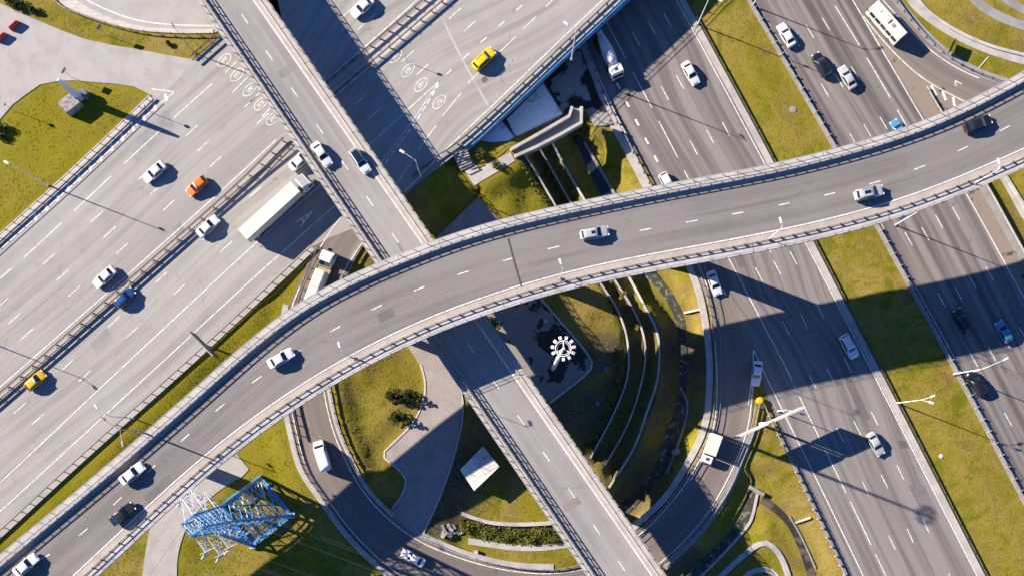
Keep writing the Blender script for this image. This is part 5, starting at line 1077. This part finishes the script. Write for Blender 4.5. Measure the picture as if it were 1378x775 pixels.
    sun_full = topstrip(ws[1] + .05, rw[0] - .02 if rw else ws[1] + 1.2, .86, .035)
    return body, G, hl, tl, mr, wheels, sun_, sun_full
PROTO = {}
def proto(kind):
    if kind in PROTO: return PROTO[kind]
    body, G, hl, tl, mr, wheels, su, sf = car_meshes(kind); d_ = {}
    def me(mb, nm, m, sm=False, bv=0):
        o = mb.build(nm, m, None, smooth=sm, bevel=bv); mesh = o.data; bpy.data.objects.remove(o); return mesh
    parts = [('body', me(body, 'body', mat('car_paint', (.5, .5, .5), .3, coat=.5), True), 'paint')]
    for nm, l_ in G.items():
        for mb in l_: parts.append((nm, me(mb, nm, M_glass, True), None))
    for nm, l_, m in (('headlight', hl, M_headl), ('taillight', tl, M_taill)):
        for mb in l_: parts.append((nm, me(mb, nm, m, False, .03), None))
    for mb in mr: parts.append(('mirror', me(mb, 'mirror', M_black, False, .03), 'mirror'))
    wh = [(me(a, 'wheel', M_black), me(b, 'rim', M_rim)) for a, b in wheels]
    PROTO[kind] = (parts, wh, me(su, 'sunroof', M_glass, True), me(sf, 'glass_roof', M_glass, True)); return PROTO[kind]
def paint(name, col, rough=.28):
    if 'paint_' + name in MAT: return MAT['paint_' + name]
    m = mat('paint_' + name, col, rough, coat=.6, noise=.06, nscale=1.5); return m
PAINT = {'white': (.60, .61, .62), 'silver': (.34, .35, .37), 'grey': (.22, .22, .225), 'dark_grey': (.016, .017, .021), 'black': (.010, .010, .012), 'yellow': (.74, .47, .004), 'amber': (.55, .33, .01), 'orange': (.60, .16, .02), 'navy': (.010, .055, .16), 'blue': (.05, .20, .38), 'cream': (.56, .54, .49)}
def mesh_obj(nm, me, parent, m=None):
    o = bpy.data.objects.new(nm, me); C.objects.link(o); o.parent = parent
    if m is not None: o.material_slots[0].link = 'OBJECT'; o.material_slots[0].material = m
    return o
def heading(dx, dy): return math.atan2(-dy, dx)
def car(kind, px, py, z, dirpx, col, label, cat='car', roof=None, scale=1.0, extra=None, name=None, zoff=.7):
    p = P(px, py, z + zoff); t = thing(name or {'suv': 'suv_car', 'van': 'delivery_van'}.get(kind, 'passenger_car'), (p.x, p.y, z + .015), label, cat, 'vehicles driving on the interchange', heading(*dirpx)); t.scale = (scale * 1.06,) * 3
    parts, wh, su, sf = proto(kind); pm = paint(col, PAINT[col])
    for nm, me, k in parts: mesh_obj(nm, me, t, pm if k in ('paint', 'mirror') else None)
    for a, b in wh: w_ = mesh_obj('wheel', a, t); mesh_obj('rim', b, w_)
    if roof == 'sun': mesh_obj('sunroof', su, t)
    if roof == 'glass': mesh_obj('glass_roof', sf, t)
    if extra: extra(t, KINDS[kind])
    return t
def roof_rack(t, K):
    for s in (-1, 1):
        mb = MB(); mb.bar((K[0] / 2 - 2.2, s * .62, K[2] + .07), (-K[0] / 2 + 1.0, s * .62, K[2] + .05), .05); mb.build('roof_rail', M_rim, t, local=True)
def taxi(t, K):
    mb = MB(); mb.box((.1, 0, K[2] + .12), (.22, .7, .16)); mb.build('roof_lamp', M_headl, t, local=True, bevel=.03)
def stripe(colname):
    def f(t, K):
        L, W, H, belt = K[:4]; mb = MB()
        for s in (-1, 1): mb.box((-.1, s * (W / 2 + .004), .62), (L * .62, .02, .16))
        mb.build('side_stripe', paint(colname, PAINT[colname]), t, local=True)
        mb = MB(); mb.box((L / 2 - .10, 0, .52), (.16, W * .7, .14)); mb.build('bumper', paint(colname, PAINT[colname]), t, local=True)
    return f
SW, NE = (-.75, .66), (.73, -.68); ST = (.57, .82); DN = (.49, .87); UP = (-.50, -.866)
car('sedan', 208, 232, Z1, SW, 'white', 'white sedan on the pale highway beside the left lawn')
car('hatch', 265, 251, Z1, SW, 'orange', 'orange hatchback close to the median of the pale highway', extra=taxi)
car('sedan', 280, 305, Z1, NE, 'white', 'white sedan just right of the pale highway median, behind the long truck')
car('sedan', 141, 373, Z1, SW, 'white', 'white sedan left of the median, opposite the dark blue car')
car('hatch', 168, 401, Z1, NE, 'navy', 'dark blue hatchback with orange trim hugging the median', extra=stripe('orange'))
car('hatch', 48, 512, Z1, NE, 'amber', 'amber yellow hatchback at the left beside the median', extra=taxi)
car('sedan', 404, 216, Z1, NE, 'white', 'white sedan half hidden under the straight overpass ahead of the long truck')
car('sedan', 488, 10, Z1, SW, 'white', 'white sedan at the top edge beyond the straight overpass')
car('suv', 651, 80, Z1, NE, 'yellow', 'bright yellow taxi SUV beside painted speed circles', extra=roof_rack)
car('sedan', 433, 208, Z2, ST, 'white', 'white sedan in the left lane of the straight overpass')
car('wagon', 484.5, 217, Z2, ST, 'white', 'white wagon with black roof on the straight overpass', roof='glass')
car('sedan', 1316, 167, 21.7, (.93, -.36), 'black', 'black sedan on the curved overpass at far right')
car('suv', 1169, 260, 21.7, (.97, -.22), 'silver', 'silver SUV with roof rails on the curved overpass right of its middle', roof='sun', extra=roof_rack)
car('wagon', 800, 314, 21.7, (.985, -.17), 'silver', 'silver car with dark glass roof in the middle of the curved overpass', roof='sun')
car('sedan', 378, 482, 20.9, (.87, -.5), 'white', 'white sedan on the curved overpass nearest the bus lane board')
car('sedan', 178, 637, 20.2, (.78, -.62), 'white', 'white sedan on the curved overpass beside the two armed lamp')
car('sedan', 165, 691, 20.2, (.78, -.62), 'dark_grey', 'dark grey sedan on the curved overpass near the pylon')
car('sedan', 35, 760, 19.8, (.76, -.65), 'white', 'white sedan at the bottom left end of the curved overpass')
car('sedan', 929, 99, 0, DN, 'white', 'white sedan on the brown highway just past the shadow edge')
car('hatch', 898, 247, 0, DN, 'white', 'white hatchback nearly hidden behind the curved overpass')
car('sedan', 961, 381, 0, (.33, .94), 'white', 'white sedan in the exit lane just below the curved overpass')
car('sedan', 1018, 502, 0, (-.12, .99), 'white', 'white sedan parked inside the painted gore triangle')
car('suv', 1142, 466, 0, DN, 'white', 'white SUV in shade near the central grass', extra=roof_rack)
car('sedan', 1178, 597, 0, DN, 'silver', 'silver sedan beside the split billboard shadow')
car('sedan', 1058, 48, 0, UP, 'white', 'white sedan at the top of the right highway')
car('suv', 1105, 88, 0, UP, 'black', 'black SUV ahead of the grey sedan on the right highway')
car('sedan', 1140, 105, 0, UP, 'silver', 'silver grey sedan beside the black SUV on the right highway')
car('hatch', 1209, 176, 0, UP, 'blue', 'light blue hatchback peeping out from under the curved overpass')
car('suv', 1295, 431, 0, UP, 'black', 'black SUV in the dark overpass shadow on the right highway')
car('hatch', 1350.5, 446, 0, UP, 'blue', 'light blue hatchback with orange trim in shade at right', extra=stripe('orange'))
car('suv', 1314, 516, 0, UP, 'black', 'black SUV under the long lamp arm on the right highway')
car('sedan', 556, 750, 2.9, (-.86, -.48), 'white', 'white sedan on the loop ramp at the bottom')
car('van', 433, 613, 4.3, (-.30, -.95), 'white', 'white delivery van on the loop ramp below the curved overpass', 'van', zoff=1.5)
# ---- big vehicles: built in local metres, front towards +x
def bx(t, nm, c, s, m, bv=.04):
    mb = MB(); mb.box(c, s); return mb.build(nm, m, t, bevel=bv, local=True)
def wheel(t, x, y, r=.5, w_=.32):
    mb = MB(); mb.tube([(x, y - w_ / 2, r), (x, y + w_ / 2, r)], r, 18); o = mb.build('wheel', M_black, t, local=True)
    mb = MB(); s = 1 if y > 0 else -1; mb.tube([(x, y + s * w_ * .3, r), (x, y + s * (w_ / 2 + .01), r)], r * .6, 14); mb.build('rim', M_rim, o, local=True)
def vehicle(nm, px, py, z, zoff, dirpx, label, cat):
    p = P(px, py, z + zoff); return thing(nm, (p.x, p.y, z + .015), label, cat, 'vehicles driving on the interchange', heading(*dirpx))
PW = paint('white', PAINT['white']); PC = paint('cream', PAINT['cream']); M_chs = mat('chassis', (.035, .033, .032), .6, .2, noise=.3)
def cab(t, x0, ln, w, h, z0, m, deflect=0):
    """cab whose front face is at x0"""
    mb = MB(); a = x0; mb.sweep([[(a - ln, y, z0), (a, y, z0), (a + .02, y, z0 + h * .42), (a - .18, y, z0 + h * .80), (a - .42, y, z0 + h), (a - ln, y, z0 + h)] for y in (-w / 2, w / 2)]); mb.build('cab', m, t, bevel=.07, local=True)
    mb = MB(); mb.sweep([[(a + .035, y, z0 + h * .45), (a - .155, y, z0 + h * .80)] for y in (-w * .44, w * .44)], closed=False); mb.build('windscreen', M_glass, t, local=True)
    for s in (-1, 1):
        mb = MB(); mb.sweep([[(q, s * (w / 2 + .012), z0 + h * .46), (q, s * (w / 2 + .012), z0 + h * .78)] for q in (a - .28, a - ln * .55)], closed=False); mb.build('side_window', M_glass, t, local=True)
        bx(t, 'mirror', (a - .1, s * (w / 2 + .18), z0 + h * .6), (.14, .22, .5), M_black); bx(t, 'headlight', (a + .02, s * w * .36, z0 + .28), (.1, .4, .2), M_headl, .02)
    bx(t, 'bumper', (a - .02, 0, z0 + .02), (.2, w, .4), M_chs)
    bx(t, 'roof_hatch', (a - ln * .6, 0, z0 + h + .02), (.6, .7, .07), M_dsteel)
    if deflect:
        mb = MB(); mb.sweep([[(a - .6, y, z0 + h), (a - ln, y, z0 + h), (a - ln, y, z0 + h + deflect), (a - ln + .25, y, z0 + h + deflect)] for y in (-w * .44, w * .44)]); mb.build('wind_deflector', m, t, bevel=.05, local=True)
# articulated lorry
t = vehicle('articulated_lorry', 372, 277, Z1, 3.2, (.74, -.675), 'long white articulated lorry in the lane beside the A marked bus lane', 'lorry')
cab(t, 7.9, 2.2, 2.45, 2.5, .75, PW, .75)
bx(t, 'chassis', (0.2, 0, .85), (14.6, 1.1, .35), M_chs); bx(t, 'trailer_box', (-1.6, 0, 2.65), (13.2, 2.55, 2.75), mat('tarpaulin_white', (.55, .53, .49), .6, noise=.12, nscale=.8))
mb = MB()
for k in range(19): mb.box((-7.9 + k * .7, 0, 4.035), (.09, 2.5, .035))
mb.build('roof_bow', mat('roof_bow', (.47, .45, .41), .6), t, local=True)
bx(t, 'fuel_tank', (5.1, -1.0, .75), (1.1, .6, .6), M_rim); bx(t, 'side_skirt', (-1.0, -1.2, .95), (5.5, .06, .6), M_concd, .01); bx(t, 'side_skirt', (-1.0, 1.2, .95), (5.5, .06, .6), M_concd, .01)
for s in (-1, 1):
    for x in (7.1, 4.2, -4.4, -5.7, -7.0): wheel(t, x, s * 1.08)
    bx(t, 'taillight', (-8.15, s * 1.0, .9), (.08, .4, .16), M_taill, .01)
# lorry on the small ramp
t = vehicle('box_lorry', 429, 375, 5.9, 2.6, (.36, -.93), 'white lorry with cream tarpaulin load on the small ramp under the curved overpass', 'lorry')
cab(t, 5.6, 2.3, 2.45, 2.4, .7, PW, .5); bx(t, 'chassis', (0, 0, .8), (10.4, 1.0, .35), M_chs); bx(t, 'load_bed', (-1.5, 0, 1.15), (7.8, 2.5, .25), mat('bed_wood', (.30, .23, .14), .8, noise=.3))
mb = MB(); mb.sweep([[(x, y, z) for y, z in ((-1.22, 1.3), (1.22, 1.3), (1.22, 2.7), (.7, 3.2), (-.7, 3.2), (-1.22, 2.7))] for x in (-5.3, -2.8, -.2, 1.6)]); mb.build('tarpaulin', PC, t, bevel=.08, local=True)
mb = MB()
for k in range(3): mb.box((-3.9 + k * 2.2, 0, 3.21), (.06, 1.6, .03))
mb.build('strap', M_rim, t, local=True); bx(t, 'bulkhead', (2.5, 0, 1.9), (.12, 2.3, 1.3), M_steel)
for s in (-1, 1):
    for x in (4.5, -2.4, -3.7): wheel(t, x, s * 1.05)
    bx(t, 'taillight', (-5.35, s * 1.0, .9), (.08, .4, .16), M_taill, .01)
# concrete mixer
t = vehicle('concrete_mixer', 819, 74, 0, 2.2, (.42, .91), 'pale concrete mixer truck coming out from under the girder bridge', 'mixer truck')
M_drum = mat('drum_paint', (.50, .51, .54), .45, noise=.2, nscale=.9)
cab(t, 4.5, 1.9, 2.5, 2.3, .7, PW); bx(t, 'chassis', (-.3, 0, .85), (9, 1.0, .4), M_chs)
mb = MB(); q = [(2.1, .55), (1.9, .95), (1.1, 1.14), (-.3, 1.2), (-1.6, 1.08), (-3.2, .80), (-4.1, .58)]
mb.tube([(x, 0, 2.15 + (2.1 - x) * .09) for x, r in q], [r for x, r in q], 20); mb.build('drum', M_drum, t, smooth=True, local=True)
mb = MB()
for k in range(5): mb.box((1.0 - k * 1.0, .35 * (-1) ** k, 3.3 - .04 * k - (0 if k < 3 else .25)), (.5, .35, .1), Matrix.Rotation(.5, 3, 'Z'))
mb.build('drum_marking', mat('drum_stripe', (.20, .21, .24), .5), t, local=True)
bx(t, 'water_tank', (2.35, 0, 2.1), (.6, 2.2, .9), M_drum, .12); bx(t, 'chute', (-4.5, 0, 2.0), (1.0, .8, .3), M_drum); bx(t, 'hopper', (-4.2, 0, 3.1), (.9, 1.1, .5), M_drum)
for s in (-1, 1):
    for x in (3.5, 1.9, -2.0, -3.3): wheel(t, x, s * 1.05)
    bx(t, 'mudguard', (-2.6, s * 1.1, 1.15), (3.2, .5, .1), M_chs, .02)
# box truck on the exit lane
t = vehicle('box_truck', 957, 604, .03, 1.9, (-.34, .94), 'small white box truck on the exit lane below the yellow cushion', 'truck')
cab(t, 3.0, 1.6, 1.95, 1.5, .5, PW); bx(t, 'chassis', (-.2, 0, .6), (5.6, .9, .3), M_chs); bx(t, 'cargo_box', (-.9, 0, 1.95), (4.1, 2.2, 2.3), paint('cream', PAINT['cream']))
for s in (-1, 1):
    wheel(t, 2.2, s * .85, .38, .24); wheel(t, -1.8, s * .85, .38, .34); bx(t, 'taillight', (-2.98, s * .9, .75), (.06, .25, .15), M_taill, .01)
# bus
t = vehicle('city_bus', 1194, 30, .05, 2.2, (-.66, -.75), 'cream white city bus on the ramp at the upper right', 'bus'); t.scale = (.86, .96, .98)
bx(t, 'body', (0, 0, 1.75), (9.8, 2.5, 2.6), PC, .14)
for s in (-1, 1):
    for k in range(5): bx(t, 'side_window', (-3.7 + k * 1.75, s * 1.256, 2.1), (1.55, .02, .95), M_glass, .0)
    bx(t, 'headlight', (4.92, s * .9, .85), (.06, .4, .22), M_headl, .01); bx(t, 'taillight', (-4.92, s * 1.05, 1.1), (.06, .22, .5), M_taill, .01); bx(t, 'mirror', (5.0, s * 1.4, 2.3), (.2, .2, .45), M_black)
    for x in (3.3, -2.9): wheel(t, x, s * 1.1, .48, .3)
bx(t, 'windscreen', (4.91, 0, 2.15), (.03, 2.2, 1.2), M_glass, 0); bx(t, 'rear_window', (-4.91, 0, 2.35), (.03, 1.9, .8), M_glass, 0)
bx(t, 'roof_unit', (.6, .1, 3.16), (1.9, 1.1, .2), PC, .05); bx(t, 'roof_hatch', (-1.6, 0, 3.08), (.8, .7, .08), M_concd, .02); bx(t, 'roof_hatch', (2.9, 0, 3.08), (.7, .7, .08), PC, .02); bx(t, 'skirt', (0, 0, .4), (9.6, 2.4, .3), M_chs, .02)
